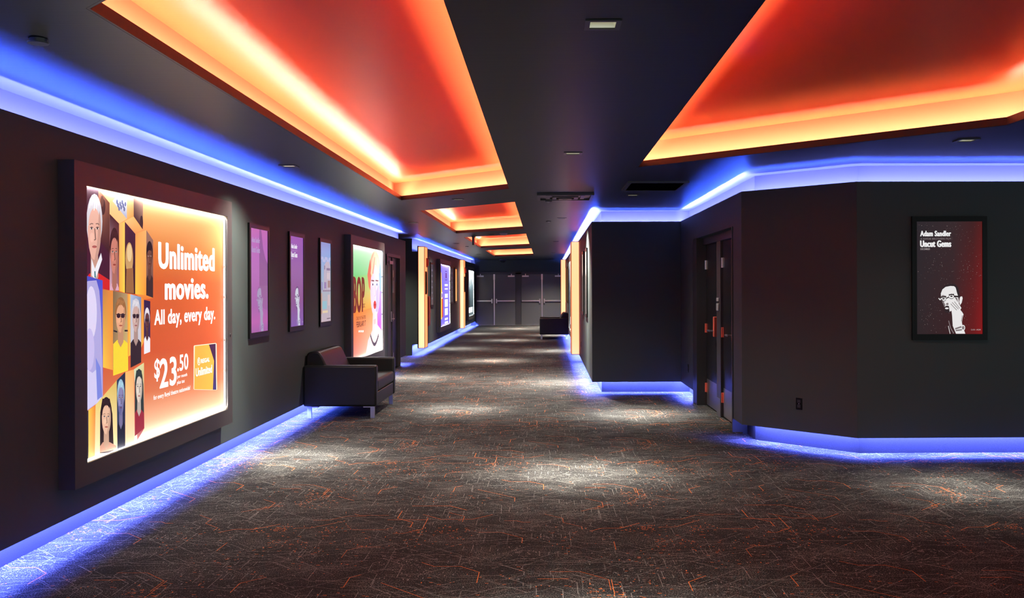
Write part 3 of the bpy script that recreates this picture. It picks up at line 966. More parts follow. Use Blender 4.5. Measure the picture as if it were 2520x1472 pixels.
def art_bop(yc):
    p = Print(on_left(-2.885, yc), y=-0.065)
    a = [Z8(30, 55), Z8(425, 130), Z8(425, 420), Z8(30, 460)]
    p.poly([Z8(30, 40), Z8(430, 110), Z8(430, 420), Z8(30, 460)], (190, 250, 200), (230, 252, 232), (190, 240, 190), (110, 214, 130))
    p.poly([Z8(30, 460), Z8(430, 420), Z8(430, 800), Z8(30, 930)], (120, 214, 120), (200, 236, 160), (246, 190, 90), (236, 150, 60))
    p.poly([Z8(30, 930), Z8(430, 800), Z8(430, 1400), Z8(30, 1490)], (236, 130, 50), (248, 170, 90), (250, 236, 214), (250, 120, 110))
    p.poly([Z8(350, 120), Z8(432, 140), Z8(432, 640), Z8(350, 640)], (210, 220, 250), (70, 110, 200), (60, 130, 190), (190, 230, 230))
    p.poly([Z8(340, 640), Z8(432, 640), Z8(432, 1130), Z8(350, 1120)], (180, 160, 220), (80, 60, 190), (140, 60, 200), (190, 90, 210))
    p.poly([Z8(350, 1110), Z8(432, 1130), Z8(432, 1400), Z8(360, 1420)], (220, 120, 210), (230, 150, 230), (250, 246, 236), (252, 240, 200))
    # portrait of a woman with coloured hair
    p.ell(*Z8(318, 440), 74 / 5.08, 300 / 5.08, (232, 184, 156))
    p.poly([Z8(*q) for q in [(258, 240), (240, 330), (222, 440), (240, 590), (262, 640), (280, 560), (272, 380)]], (226, 120, 96))
    p.poly([Z8(*q) for q in [(378, 260), (398, 380), (404, 520), (392, 640), (372, 640), (366, 420)]], (120, 150, 210))
    p.ell(*Z8(318, 640), 58 / 5.08, 330 / 5.08, (218, 208, 226))
    p.poly([Z8(*q) for q in [(262, 420), (280, 240), (318, 150), (356, 240), (374, 420), (350, 380), (322, 300), (300, 400), (276, 470)]], (240, 212, 180))
    p.poly([Z8(*q) for q in [(284, 420), (312, 220), (318, 220), (298, 430)]], (222, 160, 140))
    p.poly([Z8(*q) for q in [(335, 640), (372, 520), (374, 760), (350, 900), (330, 940)]], (178, 168, 206))
    p.poly([Z8(*q) for q in [(292, 900), (342, 900), (345, 1060), (390, 1120), (400, 1400), (200, 1450), (230, 1260), (285, 1130)]], (232, 214, 216))
    p.poly([Z8(*q) for q in [(300, 1000), (330, 985), (326, 1050), (305, 1060)]], (226, 190, 190))
    for sx, c in ((-26, (90, 60, 110)), (26, (90, 90, 150))):
        p.ell(*Z8(316 + sx, 560), 17 / 5.08, 22 / 5.08, (250, 250, 255)); p.ell(*Z8(316 + sx, 560), 8 / 5.08, 16 / 5.08, c)
        p.line([Z8(316 + sx - 18, 510), Z8(316 + sx + 18, 515)], 3, (120, 70, 70))
    p.line([Z8(318, 560), Z8(328, 690), Z8(312, 710)], 0.9, (200, 160, 190))
    p.ell(*Z8(316, 815), 17 / 5.08, 52 / 5.08, (200, 60, 60)); p.line([Z8(300, 815), Z8(333, 812)], 1.4, (140, 30, 40))
    for k in range(16):
        p.ell(*Z8(262 + k * 6.5, 1200 + 110 * math.sin(math.pi * k / 15)), 0.8, 5, (70, 60, 80), n=8)
    p.text('BOP', Z8(46, 0)[0], Z8(0, 462)[1], Z8(0, 920)[1], Z8(186, 0)[0], (126, 44, 36), 0.07)
    p.text('DC', Z8(166, 0)[0], Z8(0, 800)[1], Z8(0, 850)[1], Z8(192, 0)[0], (110, 50, 40), 0.03)
    p.text('ONLY IN THEATERS', Z8(84, 0)[0], Z8(0, 962)[1], Z8(0, 1010)[1], Z8(202, 0)[0], (120, 60, 40), 0.01)
    p.text('FEBRUARY 7', Z8(84, 0)[0], Z8(0, 1028)[1], Z8(0, 1100)[1], Z8(202, 0)[0], (110, 52, 40), 0.02)
    for x0, x1 in ((112, 128), (134, 150), (156, 174)):
        p.poly([Z8(x0, 1134), Z8(x1, 1132), Z8(x1, 1156), Z8(x0, 1160)], (255, 250, 240))
    return p


light_box('light box reading BOP with a pale woman on green and red, behind the near sofa', 15.69, 'L', art_bop, M['backlit'], lamp=20.0)


def plain(yc):
    return lambda x, y: (x, y)


def art_violet(yc):
    p = Print(lambda u, v: (u, v), y=-0.065)
    p.poly([(-1.36, 2.24), (1.38, 2.24), (1.38, 0.48), (-1.36, 0.48)], (120, 110, 220), (150, 140, 235), (90, 80, 200), (110, 100, 210))
    p.poly([(-1.2, 0.7), (-0.75, 0.7), (-0.72, 1.5), (-0.9, 2.0), (-1.05, 2.0), (-1.22, 1.5)], (250, 200, 70))
    p.poly([(-0.78, 0.75), (-0.45, 0.75), (-0.45, 1.35), (-0.60, 1.5), (-0.78, 1.35)], (200, 70, 50))
    p.ell(-0.72, 1.36, 0.2, 0.1, (240, 240, 250)); p.ell(-0.72, 1.36, 0.14, 0.07, (70, 60, 160))
    p.line([(0.15, 2.05), (0.65, 2.05), (0.65, 1.80), (0.15, 1.80), (0.15, 2.05)], 0.02, (70, 40, 140))
    p.poly([(0.25, 2.0), (0.55, 2.0), (0.55, 1.85), (0.25, 1.85)], (90, 40, 130))
    for v0, v1, c in ((1.68, 1.62, 255), (1.56, 1.52, 255), (1.40, 1.28, 250), (1.24, 1.02, 250), (0.98, 0.78, 250), (0.70, 0.64, 255), (0.60, 0.54, 255)):
        for k in range(4):
            p.poly([(0.02 + 0.22 * k, v0), (0.19 + 0.22 * k, v0), (0.19 + 0.22 * k, v1), (0.02 + 0.22 * k, v1)], (c, c, 255))
    return p


light_box('violet light box with a yellow bottle and white text, between the left glowing columns', 27.9, 'L', art_violet, M['backlit_bright'], lamp=18.0)


def art_white(yc):
    p = Print(lambda u, v: (u, v), y=-0.065)
    p.poly([(-1.36, 2.24), (1.38, 2.24), (1.38, 1.5), (-1.36, 1.5)], (244, 252, 255), (250, 255, 255), (196, 226, 232), (170, 200, 210))
    p.poly([(-1.36, 1.5), (1.38, 1.5), (1.38, 0.48), (-1.36, 0.48)], (150, 180, 190), (180, 214, 220), (30, 40, 46), (26, 34, 40))
    for k, (x, h2) in enumerate(((-1.0, 1.75), (-.7, 1.6), (-.4, 1.85), (-.05, 1.65), (.3, 1.9), (.7, 1.7), (1.0, 1.8))):
        p.poly([(x - .16, 0.75), (x + .16, 0.75), (x + .12, h2 - .15), (x + .05, h2), (x - .05, h2), (x - .12, h2 - .15)], (30, 40, 46))
    p.poly([(-0.9, 0.82), (0.9, 0.82), (0.9, 0.62), (-0.9, 0.62)], (236, 248, 250))
    return p


light_box('white light box with dark standing figures, last on the left beside the exit doors', 37.45, 'L', art_white, M['backlit_bright'], lamp=18.0)
light_box('white light box on the right wall behind the nearer right glowing column', 24.3, 'R', art_white, M['backlit_bright'], lamp=18.0)


# ------------------------------------------------------------------ poster screens
def poster_screen(label, loc, rz, art, mscreen, W=0.69, z0=1.078, z1=2.228, depth=0.02, mx=0.047, mt=0.048, mb_=0.055):
    t = thing('poster_screen', label, 'poster screen', loc, rz, 'upright poster screens')
    b = MB()
    b.frame(-W / 2, W / 2, z0, z1, mx, mx, mb_, mt, -depth, -depth + 0.008)
    b.box(-W / 2, W / 2, -depth + 0.008, 0.0, z0, z1)
    b.build('bezel', M['glass_black'], t)
    u0, u1, v0, v1 = -W / 2 + mx, W / 2 - mx, z0 + mb_, z1 - mt
    p = Print(lambda x, y: (u0 + x * (u1 - u0), v1 - y * (v1 - v0)), y=-depth + 0.0075, step=0.00003)
    art(p)
    p.build('screen', mscreen, t)
    return t


def film_figure(p, skin, dark, shade, hand=True):
    """man in glasses with a hand over his face; x 0..1 across, y 0..1.. down the poster"""
    A = 849.0; B = 1505.0       # zoomed artwork frame
    def q(x, y): return ((x - 14) / A, (y - 4) / B)
    def pg(pts, c): p.poly([q(*a) for a in pts], c)
    pg([(326, 960), (345, 908), (390, 874), (450, 864), (500, 868), (519, 890), (533, 950), (548, 1000), (558, 1060), (562, 1170), (520, 1200), (470, 1190), (436, 1214), (390, 1215), (372, 1160), (362, 1120), (345, 1085), (328, 1030)], skin)
    pg([(572, 1012), (600, 1004), (608, 1030), (596, 1090), (574, 1125), (564, 1080)], skin)          # ear
    pg([(318, 960), (340, 895), (390, 850), (450, 836), (510, 842), (552, 890), (574, 1008), (556, 1040), (536, 950), (516, 885), (496, 869), (450, 866), (388, 878), (346, 912), (328, 960)], dark)  # hair
    pg([(330, 1000), (352, 986), (396, 1000), (398, 1014), (360, 1004), (334, 1016)], shade)
    pg([(428, 984), (462, 968), (500, 986), (498, 996), (462, 982), (432, 998)], shade)
    pg([(328, 1030), (345, 1085), (362, 1120), (372, 1160), (384, 1120), (366, 1080), (346, 1050)], shade)
    pg([(500, 1010), (540, 1030), (548, 1090), (530, 1060)], shade)
    for cx, cy in ((360, 1040), (462, 1008)):                                                          # glasses and eyes
        p.line([q(cx + 34 * math.cos(R(a)), cy + 30 * math.sin(R(a))) for a in range(0, 361, 24)], 0.0045, dark)
        p.ell(*q(cx, cy - 4), 16 / A, 9 / B, dark)
        p.line([q(cx - 34, cy - 24), q(cx + 34, cy - 30)], 0.010, dark)
    p.line([q(394, 1030), q(428, 1016)], 0.010, dark)
    p.line([q(496, 1004), q(575, 1010)], 0.014, dark)
    p.line([q(296, 1030), q(318, 1052), q(328, 1030)], 0.010, skin)
    pg([(388, 1105), (410, 1090), (430, 1100), (432, 1120), (400, 1122)], shade)                       # nose
    pg([(366, 1150), (400, 1128), (430, 1135), (434, 1180), (440, 1215), (420, 1228), (384, 1222), (370, 1190)], dark)  # beard
    p.ell(*q(402, 1165), 24 / A, 12 / B, skin)
    pg([(430, 1140), (445, 1120), (500, 1150), (565, 1170), (600, 1215), (618, 1245), (606, 1290), (596, 1350), (604, 1400), (640, 1505), (520, 1505), (478, 1400), (470, 1260), (462, 1200)], skin)  # palm and wrist
    for (a, b2) in (((436, 1110), (520, 1195)), ((452, 1085), (545, 1180)), ((478, 1072), (565, 1170)), ((512, 1066), (580, 1180))):  # fingers
        p.line([q(*a), q(*b2)], 0.036, skin)
        p.ell(*q(*a), 0.018, 0.0105, skin, n=10)
    for (a, b2) in (((452, 1105), (530, 1190)), ((470, 1085), (552, 1176)), ((500, 1075), (570, 1168))):
        p.line([q(*a), q(*b2)], 0.006, shade)
    p.line([q(602, 1260), q(590, 1340)], 0.008, shade)
    p.ell(*q(612, 1425), 26 / A, 38 / B, skin); p.ell(*q(612, 1425), 16 / A, 24 / B, shade)            # watch
    p.line([q(508, 1440), q(590, 1412)], 0.014, shade); p.line([q(516, 1462), q(596, 1452)], 0.012, shade)
    p.line([q(424, 1330), q(450, 1430), q(490, 1500)], 0.012, shade)
    p.line([q(420, 1400), q(444, 1505)], 0.008, skin)


def art_film_dark(p):
    p.poly([(0, 0), (0.55, 0), (0.55, 1), (0, 1)], (44, 38, 44), (56, 40, 44), (58, 28, 32), (44, 34, 38))
    p.poly([(0.55, 0), (0.86, 0), (0.86, 1), (0.55, 1)], (56, 40, 44), (66, 30, 32), (108, 20, 22), (58, 28, 32))
    p.poly([(0.86, 0), (1, 0), (1, 1), (0.86, 1)], (66, 30, 32), (88, 28, 28), (140, 18, 22), (108, 20, 22))
    r2 = random.Random(3)
    for k in range(420):
        if k % 3: x, y = r2.random(), r2.random()
        else:
            c = ((0.15, .85), (.3, .4), (.72, .45), (.6, .1), (.1, .05), (.25, .75), (.85, .7))[k % 7]
            x, y = r2.gauss(c[0], .07), r2.gauss(c[1], .045)
        if not (0.01 < x < .99 and 0.01 < y < .99): continue
        g = r2.choice((90, 110, 150, 190))
        s = r2.uniform(.0015, .004)
        p.poly([(x, y), (x + s * 1.6, y), (x + s * 1.6, y + s), (x, y + s)], (g, g * .9, g * .88))
        p.n -= 1
    p.n += 1
    film_figure(p, (244, 242, 242), (46, 33, 37), (132, 120, 122))
    Wt = (250, 250, 250)
    p.text('Adam Sandler', 0.057, 0.082, 0.131, 0.522, Wt, 0.055)
    p.text('A SAFDIE BROTHERS FILM', 0.057, 0.146, 0.161, 0.522, (150, 138, 140), 0.0)
    p.text('Uncut Gems', 0.057, 0.168, 0.226, 0.522, Wt, 0.06)
    p.text('DECEMBER', 0.057, 0.236, 0.252, 0.204, (180, 170, 170), 0.01)
    p.text('ELARA', 0.825, 0.955, 0.968, 0.890, (170, 150, 150), 0.01)
    p.text('A24', 0.905, 0.955, 0.968, 0.97, (190, 170, 170), 0.02)


def art_film_violet(p):
    p.rows(0, 1, [(0, 0, (140, 84, 172)), (.3, .3, (144, 88, 164)), (.7, .7, (138, 84, 146)), (1, 1, (128, 88, 172))])
    film_figure(p, (206, 210, 226), (104, 74, 128), (150, 140, 176))
    p.text('Adam Sandler', 0.057, 0.085, 0.135, 0.522, (226, 226, 236), 0.055)
    p.text('A SAFDIE BROTHERS FILM', 0.057, 0.150, 0.165, 0.522, (174, 140, 190), 0.0)
    p.text('Uncut Gems', 0.057, 0.172, 0.232, 0.522, (226, 226, 236), 0.06)
    p.text('DECEMBER', 0.057, 0.24, 0.256, 0.204, (190, 170, 205), 0.01)
    p.text('A24', 0.86, 0.955, 0.968, 0.97, (170, 150, 190), 0.02)


def art_film_pink(p):
    p.rows(0, 1, [(0, 0, (184, 104, 176)), (.3, .3, (180, 104, 186)), (.75, .75, (166, 98, 174)), (.9, .9, (186, 96, 176)), (1, 1, (160, 92, 166))])
    p.poly([(.5, 0), (.62, .0), (.72, .18), (.86, .28), (1, .33), (1, .72), (.5, .6)], (140, 84, 148))
    p.poly([(0.5, 0.55), (1, .55), (1, .8), (.5, .75)], (142, 92, 148), (146, 96, 152), (160, 96, 166), (156, 92, 160))
    film_figure(p, (164, 154, 190), (150, 96, 162), (150, 126, 174))
    p.text('Adam Sandler', 0.057, 0.085, 0.135, 0.522, (176, 148, 196), 0.055)
    p.text('Uncut Gems', 0.057, 0.172, 0.232, 0.522, (172, 144, 194), 0.06)


def art_pastel(p):
    p.rows(0, 1, [(0, 0, (120, 150, 206)), (.12, .12, (136, 166, 218)), (.4, .4, (146, 176, 210)), (.7, .7, (176, 178, 190)), (1, 1, (196, 176, 188))])
    for k in range(5): p.ell(.15 + .2 * k, .2 + .03 * (k % 2), .16, .02, (176, 186, 222))
    p.poly([(.32, .30), (.55, .24), (.85, .24), (.98, .30), (.98, .62), (.32, .62)], (188, 178, 196))
    for x0, y0, x1, y1, c in ((.36, .29, .44, .34, (120, 108, 150)), (.58, .32, .95, .35, (130, 112, 150)), (.6, .38, .9, .46, (206, 190, 200)), (.34, .5, .55, .58, (150, 128, 180)),
                              (.7, .48, .96, .57, (160, 130, 130)), (.2, .60, .98, .62, (150, 134, 160)), (.1, .5, .2, .6, (140, 130, 190)), (.15, .74, .6, .84, (150, 196, 210)),
                              (.2, .86, .7, .89, (226, 206, 170)), (.05, .64, .16, .9, (196, 160, 150)), (.7, .66, .9, .8, (206, 186, 190)), (.6, .96, .95, .97, (90, 76, 96))):
        p.poly([(x0, y0), (x1, y0), (x1, y1), (x0, y1)], c)
    for k in range(6): p.line([(.2 + .07 * k, .74), (.2 + .07 * k, .84)], .008, (110, 150, 180))
    p.line([(.36, .3), (.42, .5), (.36, .6)], .012, (120, 104, 140)); p.line([(.58, .35), (.58, .6)], .012, (120, 104, 140))


def art_dim(p):
    p.rows(0, 1, [(0, 0, (58, 52, 60)), (.5, .5, (76, 68, 78)), (1, 1, (90, 74, 78))])
    for k in range(6): p.poly([(.3, .12 + .14 * k), (.75, .12 + .14 * k), (.75, .17 + .14 * k), (.3, .17 + .14 * k)], (104, 98, 112))


def art_orange(p):
    p.rows(0, 1, [(0, 0, (250, 170, 90)), (1, 1, (250, 190, 120))])


def art_pale(p):
    p.rows(0, 1, [(0, 0, (210, 190, 170)), (.3, .3, (226, 206, 190)), (.4, .4, (120, 112, 108)), (1, 1, (104, 98, 96))])


poster_screen('pink poster screen crossfading on the left wall, beside the large Unlimited light box', (LX + 0.002, 9.97, 0), 90, art_film_pink, M['screen'])
poster_screen('violet poster screen with white figure, middle of the three left wall screens', (LX + 0.002, 11.47, 0), 90, art_film_violet, M['screen'])
poster_screen('pale blue poster screen with a pastel house, above the near sofa', (LX + 0.002, 12.965, 0), 90, art_pastel, M['screen'])
poster_screen('dark film poster of a man in glasses, hand on face, on the right wall', (3.748, 9.083, 0), 0, art_film_dark, M['screen_dim'], W=0.698, mx=0.044)
poster_screen('slim poster screen on the right wall, nearest the dark wall corner', (RX - 0.002, 16.34, 0), -90, art_pale, M['screen_dim'])
poster_screen('slim poster screen on the right wall, next to the nearer right glowing column', (RX - 0.002, 17.86, 0), -90, art_pale, M['screen_dim'])
poster_screen('dim poster screen beside the red cabinet on the far left wall', (LX - 0.028, 25.26, 0), 90, art_dim, M['screen'])
poster_screen('dark edged poster screen just beyond the violet light box', (LX - 0.028, 30.55, 0), 90, art_dim, M['screen_dim'])
poster_screen('orange lit poster screen beside the farther left glowing column', (LX - 0.028, 31.97, 0), 90, art_orange, M['screen_dim'])
poster_screen('orange lit poster screen on the right wall, nearer of two by the far column', (RX - 0.002, 31.1, 0), -90, art_orange, M['screen_dim'])
poster_screen('orange lit poster screen on the right wall, farther of two by the far column', (RX - 0.002, 32.9, 0), -90, art_orange, M['screen_dim'])


# ------------------------------------------------------------------ glowing columns
def column(label, x0, x1, y, room):
    """room: +1 if the corridor lies towards +x"""
    t = thing('glowing_column', label, 'column light', ((x0 + x1) / 2, y, 0), 0, 'amber glowing columns')
    hw = (x1 - x0) / 2
    D, z0, z1, e = 0.56, 0.165, 2.54, 0.012
    b = MB()
    for sx in (-1, 1):
        b.box(sx * hw - e / 2, sx * hw + e / 2, 0, e, z0, z1)
    b.box(-hw, hw, 0.004, D, z1 - e, z1)
    b.box(-hw, hw, 0.004, D, z0, z0 + e)
    b.box(room * hw - e / 2, room * hw + e / 2, D - e, D, z0, z1)
    b.box(-hw + 0.02, hw - 0.02, 0.02, D - 0.002, z0 + e, z1 - e)
    b.build('column_frame', M['orange_frame'], t)
    MB().box(-hw + e / 2, hw - e / 2, 0.002, 0.018, z0 + e, z1 - e).build('front_diffuser', M['orange_panel'], t)
    xs = sorted((room * hw, room * (hw - 0.016)))
    MB().box(xs[0], xs[1], 0.019, D - e, z0 + e, z1 - e).build('side_diffuser', M['orange_side'], t)
    return t


column('tall amber glowing column at the left passage corner, nearer on the left', -3.0, -2.84, 22.7, 1)
column('tall amber glowing column beside the exit doors, farther on the left', -3.0, -2.86, 33.7, 1)
column('tall amber glowing column beside two slim screens, nearer on the right', 0.518, 0.683, 20.4, -1)
column('tall amber glowing column behind the far sofa, farther on the right', 0.50, 0.66, 33.7, -1)


# ------------------------------------------------------------------ sofas
def rounded(prof, r=0.05, n=5):
    out = []
    m = len(prof)
    for i in range(m):
        p0, p1, p2 = Vector(prof[i - 1]), Vector(prof[i]), Vector(prof[(i + 1) % m])
        a = p1 + (p0 - p1).normalized() * min(r, (p0 - p1).length * .45)
        c = p1 + (p2 - p1).normalized() * min(r, (p2 - p1).length * .45)
        for k in range(n + 1):
            s = k / n
            q = a * (1 - s) ** 2 + p1 * 2 * s * (1 - s) + c * s * s
            out.append((q.x, q.y))
    return out


def make_sofa(label, loc, rz):
    """two-seat sofa; local -y is its front, the back stands at y = 0"""
    t = thing('sofa', label, 'sofa', loc, rz, 'black leather sofas along the corridor walls')
    W, D = 1.50, 0.885
    zb, za, aw = 0.145, 0.64, 0.13
    for s in (-1, 1):
        xs = sorted((s * W / 2, s * (W / 2 - aw)))
        MB().box(xs[0], xs[1], -D, 0.0, zb, za).build('armrest', M['leather'], t, bevel=0.024, seg=3)
    iw = W / 2 - aw - 0.002
    MB().box(-iw, iw, -D + 0.012, -0.02, zb, 0.305).build('base_rail', M['leather'], t, bevel=0.012)
    prof = rounded([(-D + 0.004, 0.308), (-D + 0.0, 0.462), (-0.30, 0.445), (-0.28, 0.308)], 0.045)
    MB().prism(prof, 'x', -iw, iw).build('seat_cushion', M['leather'], t, bevel=0.018, smooth=True)
    prof = rounded([(-0.345, 0.44), (-0.18, 0.785), (-0.13, 0.805), (-0.03, 0.795), (0.0, 0.74), (0.0, 0.30), (-0.28, 0.30)], 0.06)
    MB().prism(prof, 'x', -iw, iw).build('backrest', M['leather'], t, bevel=0.02, smooth=True)
    for sx in (-1, 1):
        for y in (-D + 0.05, -0.07):
            b = MB()
            x = sx * (W / 2 - 0.055)
            b.box(x - 0.014, x + 0.014, y - 0.022, y - 0.016, 0.0, zb)
            b.box(x - 0.016, x - 0.010, y - 0.022, y + 0.03, 0.0, zb)
            sgn = 1 if y < -0.5 else -1
            b.box(x - 0.05, x + 0.03, min(y - 0.022, y + sgn * 0.11), max(y - 0.022, y + sgn * 0.11), zb - 0.012, zb - 0.0005)
            b.build('leg', M['chrome'], t)
    return t


make_sofa('black leather sofa with chrome legs against the left wall', (-2.945, 12.53, 0), 90)
make_sofa('black leather sofa against the far right wall, in front of a glowing column', (RX - 0.003, 30.25, 0), -90)

# ------------------------------------------------------------------ downlights
proto = None
for x, y, label, spill, watts in DL:
    if proto is None:
        t = thing('downlight', label, 'downlight', (x, y, H), 0, 'square ceiling downlights')
        b = MB()
        o_, i_ = 0.078, HS
        O = [(-o_, -o_), (o_, -o_), (o_, o_), (-o_, o_)]
        I = [(-i_, -i_), (i_, -i_), (i_, i_), (-i_, i_)]
        vs = [(*p, z) for z in (-0.006, 0.0) for p in O + I]
        for k in range(4):
            j = (k + 1) % 4
            b.add([vs[k], vs[j], vs[4 + j], vs[4 + k]], [(3, 2, 1, 0)])
            b.add([vs[k], vs[j], vs[8 + j], vs[8 + k]], [(0, 1, 2, 3)])
            b.add([vs[4 + k], vs[4 + j], vs[12 + j], vs[12 + k]], [(3, 2, 1, 0)])
        b.build('trim_ring', M['black'], t)
        b = MB()
        T = [(-.03, -.03), (.03, -.03), (.03, .03), (-.03, .03)]
        vs = [(*p, 0.0) for p in I] + [(*p, 0.11) for p in T]
        for k in range(4):
            j = (k + 1) % 4
            b.add([vs[k], vs[j], vs[4 + j], vs[4 + k]], [(0, 1, 2, 3)])
        rf = b.build('reflector', M['reflector'], t)
        MB().add(vs[4:], [(3, 2, 1, 0)]).build('lamp', M['lamp'], rf)
        proto = t
    else:
        t = copy_thing(proto)
        t.location = (x, y, H)
        t['label'] = label
    for cone, part in ((24, 1.0), (42, 0.75), (70, 0.24), (132, spill)):      # hot centre, beam and spill of the lamp
        ld = bpy.data.lights.new('downlight_lamp', 'SPOT')
        ld.energy = watts * part
        ld.color = WARM
        ld.spot_size = R(cone)
        ld.spot_blend = 1.0
        ld.shadow_soft_size = 0.03
        lo = bpy.data.objects.new('downlight_lamp', ld)
        COL.objects.link(lo)
        lo.location = (x, y, H - 0.012)

# ------------------------------------------------------------------ ceiling grilles, detectors, sign
t = thing('ceiling_vent', 'louvred black ceiling vent between the orange coffers and the blue cove', 'vent', (0.235, 12.14, H), 0, 'ceiling grilles')
b = MB()
b.box(-0.345, 0.345, -0.36, -0.33, -0.03, -0.0005); b.box(-0.345, 0.345, 0.33, 0.36, -0.03, -0.0005)
b.box(-0.345, -0.31, -0.33, 0.33, -0.03, -0.0005); b.box(0.31, 0.345, -0.33, 0.33, -0.03, -0.0005)
b.build('vent_frame', M['frame'], t)
for k, e in enumerate((0.24, 0.16, 0.08)):
    b = MB()
    z = -0.012 - 0.012 * k
    b.box(-e, e, -e, -e + 0.05, z - 0.012, z); b.box(-e, e, e - 0.05, e, z - 0.012, z)
    b.box(-e, -e + 0.05, -e + 0.05, e - 0.05, z - 0.012, z); b.box(e - 0.05, e, -e + 0.05, e - 0.05, z - 0.012, z)
    b.build('louvre', M['frame'], t)
MB().box(-0.31, 0.31, -0.33, 0.33, -0.008, -0.0005).build('duct_backing', M['black'], t)
t = thing('ceiling_grille', 'square black return air grille near the blue cove on the right', 'vent', (1.21, 10.95, H), 0, 'ceiling grilles')
b = MB()
b.box(-0.33, 0.33, -0.46, -0.42, -0.02, -0.0005); b.box(-0.33, 0.33, 0.42, 0.46, -0.02, -0.0005)
b.box(-0.33, -0.29, -0.42, 0.42, -0.02, -0.0005); b.box(0.29, 0.33, -0.42, 0.42, -0.02, -0.0005)
b.build('grille_frame', M['frame'], t)
b = MB()
for k in range(14):
    y = -0.40 + k * 0.06
    b.add([(-0.29, y, -0.018), (0.29, y, -0.018), (0.29, y + 0.035, -0.003), (-0.29, y + 0.035, -0.003)], [(0, 1, 2, 3)])
b.build('grille_blades', M['black'], t)
MB().box(-0.29, 0.29, -0.42, 0.42, -0.002, -0.0005).build('grille_backing', M['plastic'], t)

t = thing('smoke_detector', 'round ceiling disc at the upper left, near the largest orange coffer', 'detector', (-2.316, 4.45, H), 0)
b = MB(); b.cyl((0, 0, -0.022), (0, 0, -0.016), 0.044, 0.046, 28); b.build('cover_disc', M['grey_plastic'], t, smooth=True)
b = MB(); b.cyl((0, 0, -0.016), (0, 0, 0), 0.036, 0.038, 24); b.build('collar', M['black'], t, smooth=True)
t = thing('smoke_detector', 'round pale smoke detector between the second and third orange coffers', 'detector', (-0.90, 20.5, H), 0)
b = MB(); b.cyl((0, 0, -0.045), (0, 0, -0.02), 0.05, 0.075, 24); b.build('sensor_head', M['white_plastic'], t, smooth=True)
b = MB(); b.cyl((0, 0, -0.02), (0, 0, 0), 0.08, 0.08, 24); b.build('base_plate', M['white_plastic'], t, smooth=True)
for x, y, lab in ((0.03, 12.86, 'small black ceiling sprinkler cap just beyond the louvred vent'), (0.038, 16.8, 'small black ceiling sprinkler cap right of the second orange coffer'),
                  (-2.2, 27.0, 'small sprinkler cap on the ceiling near the far left blue cove')):
    t = thing('sprinkler_cap', lab, 'sprinkler', (x, y, H), 0, 'ceiling sprinkler caps')
    b = MB(); b.cyl((0, 0, -0.012), (0, 0, -0.0), 0.045, 0.045, 20); b.build('cap', M['black'], t, smooth=True)
    b = MB(); b.cyl((0, 0, -0.024), (0, 0, -0.012), 0.016, 0.02, 14); b.build('nozzle', M['steel'], t, smooth=True)

t = thing('hanging_sign', 'black ceiling sign seen edge-on beside the third orange coffer', 'sign', (-1.62, 21.7, H), 0)
MB().box(-0.022, 0.022, -0.15, 0.15, -0.205, -0.03).build('sign_panel', M['plastic'], t, bevel=0.004)
MB().box(-0.03, 0.03, -0.17, 0.17, -0.03, -0.0005).build('canopy', M['plastic'], t)

t = thing('dome_camera', 'black ceiling dome above the far exit doors', 'camera', (-1.75, 39.3, H), 0)
b = MB(); b.cyl((0, 0, -0.05), (0, 0, -0.0), 0.16, 0.16, 24); b.build('housing', M['plastic'], t, smooth=True)
b = MB(); b.cyl((0, 0, -0.15), (0, 0, -0.05), 0.05, 0.14, 24); b.build('dome', M['glass_black'], t, smooth=True)

# ------------------------------------------------------------------ small wall fittings
def outlet(label, loc, rz, W=0.07, Hh=0.114):
    t = thing('wall_outlet', label, 'outlet', loc, rz, 'wall outlets')
    MB().box(-W / 2, W / 2, -0.006, 0, -Hh / 2, Hh / 2).build('cover_plate', M['glass_black'], t, bevel=0.003)
    for z in (-0.024, 0.024):
        MB().box(-0.017, 0.017, -0.0085, -0.006, z - 0.014, z + 0.014).build('socket', M['plastic'], t)
    b = MB(); b.cyl((0, -0.0075, 0), (0, -0.006, 0), 0.004, n=8); b.build('screw', M['steel'], t)
    return t


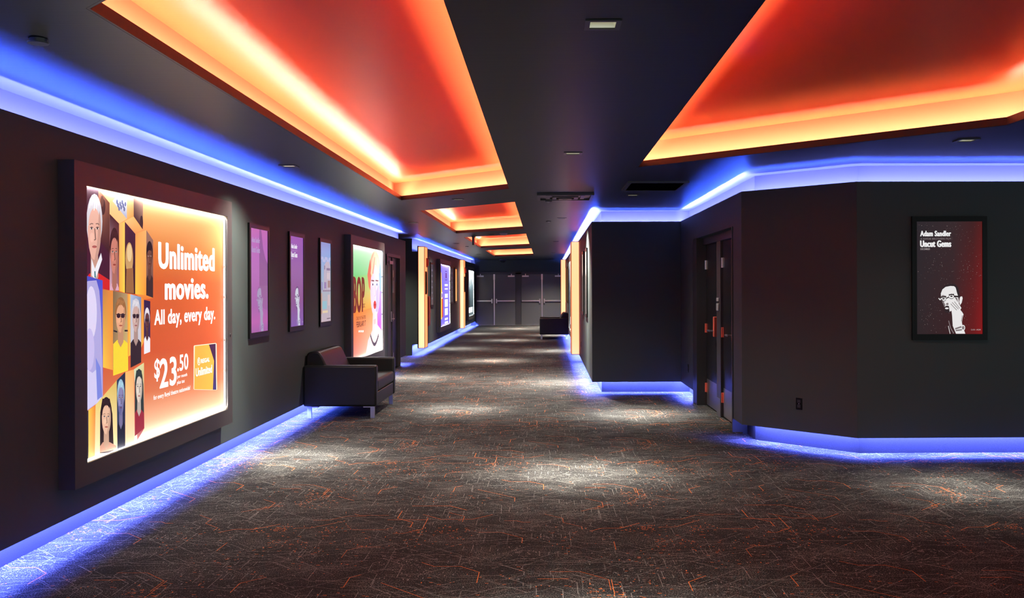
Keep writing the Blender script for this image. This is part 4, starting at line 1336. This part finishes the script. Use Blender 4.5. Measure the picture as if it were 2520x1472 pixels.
d = Vector((2.89 - 2.0, 9.08 - 10.0)).normalized()
outlet('black outlet low on the angled right wall, below the film poster', (2.463, 9.52, 0.435), math.degrees(math.atan2(d.y, d.x)))
outlet('black outlet on the right wall between the dark corner and the black doors', (2.0, 13.78, 0.43), -90)
outlet('small outlet on the right wall beside the nearer right glowing column', (RX, 19.3, 0.45), -90)

t = thing('fire_cabinet', 'red fire cabinet on the left wall beyond the nearer glowing column', 'fire cabinet', (LX - 0.03, 24.40, 0), 90)
MB().box(-0.16, 0.16, -0.05, 0, 0.62, 1.36).build('cabinet_body', M['red'], t, bevel=0.01)
MB().box(-0.13, 0.13, -0.056, -0.05, 0.66, 1.32).build('cabinet_door', M['red'], t, bevel=0.004)
MB().box(0.09, 0.11, -0.075, -0.056, 0.95, 1.05).build('pull_handle', M['chrome'], t)
for nm, lab, loc, rz, z0, z1, W, m in (
        ('sign_plate', 'dark plate on the side of the nearer left glowing column', (-2.84, 22.93, 0), 90, 1.42, 1.96, 0.22, 'glass_black'),
        ('sign_plate', 'dark plate on the side of the farther left glowing column', (-2.86, 33.95, 0), 90, 1.42, 1.96, 0.22, 'glass_black'),
        ('alarm_strobe', 'dark red alarm strobe high on the nearer left glowing column', (-2.84, 23.08, 0), 90, 2.06, 2.28, 0.14, 'red'),
        ('alarm_strobe', 'dark red alarm strobe high on the farther left glowing column', (-2.86, 34.08, 0), 90, 2.06, 2.28, 0.14, 'red'),
        ('sign_plate', 'small dark plate high beside the left double door', (LX, 17.98, 0), 90, 2.0, 2.2, 0.16, 'glass_black')):
    t = thing(nm, lab, 'sign' if nm == 'sign_plate' else 'alarm', loc, rz, 'dark wall plates' if nm == 'sign_plate' else 'alarm strobes')
    MB().box(-W / 2, W / 2, -0.018, 0, z0, z1).build('backplate', M[m], t, bevel=0.003)
    MB().box(-W / 2 + 0.02, W / 2 - 0.02, -0.024 if nm == 'sign_plate' else -0.05, -0.018, z0 + 0.03, z1 - 0.03).build('face_plate' if nm == 'sign_plate' else 'horn', M[m], t, bevel=0.002)
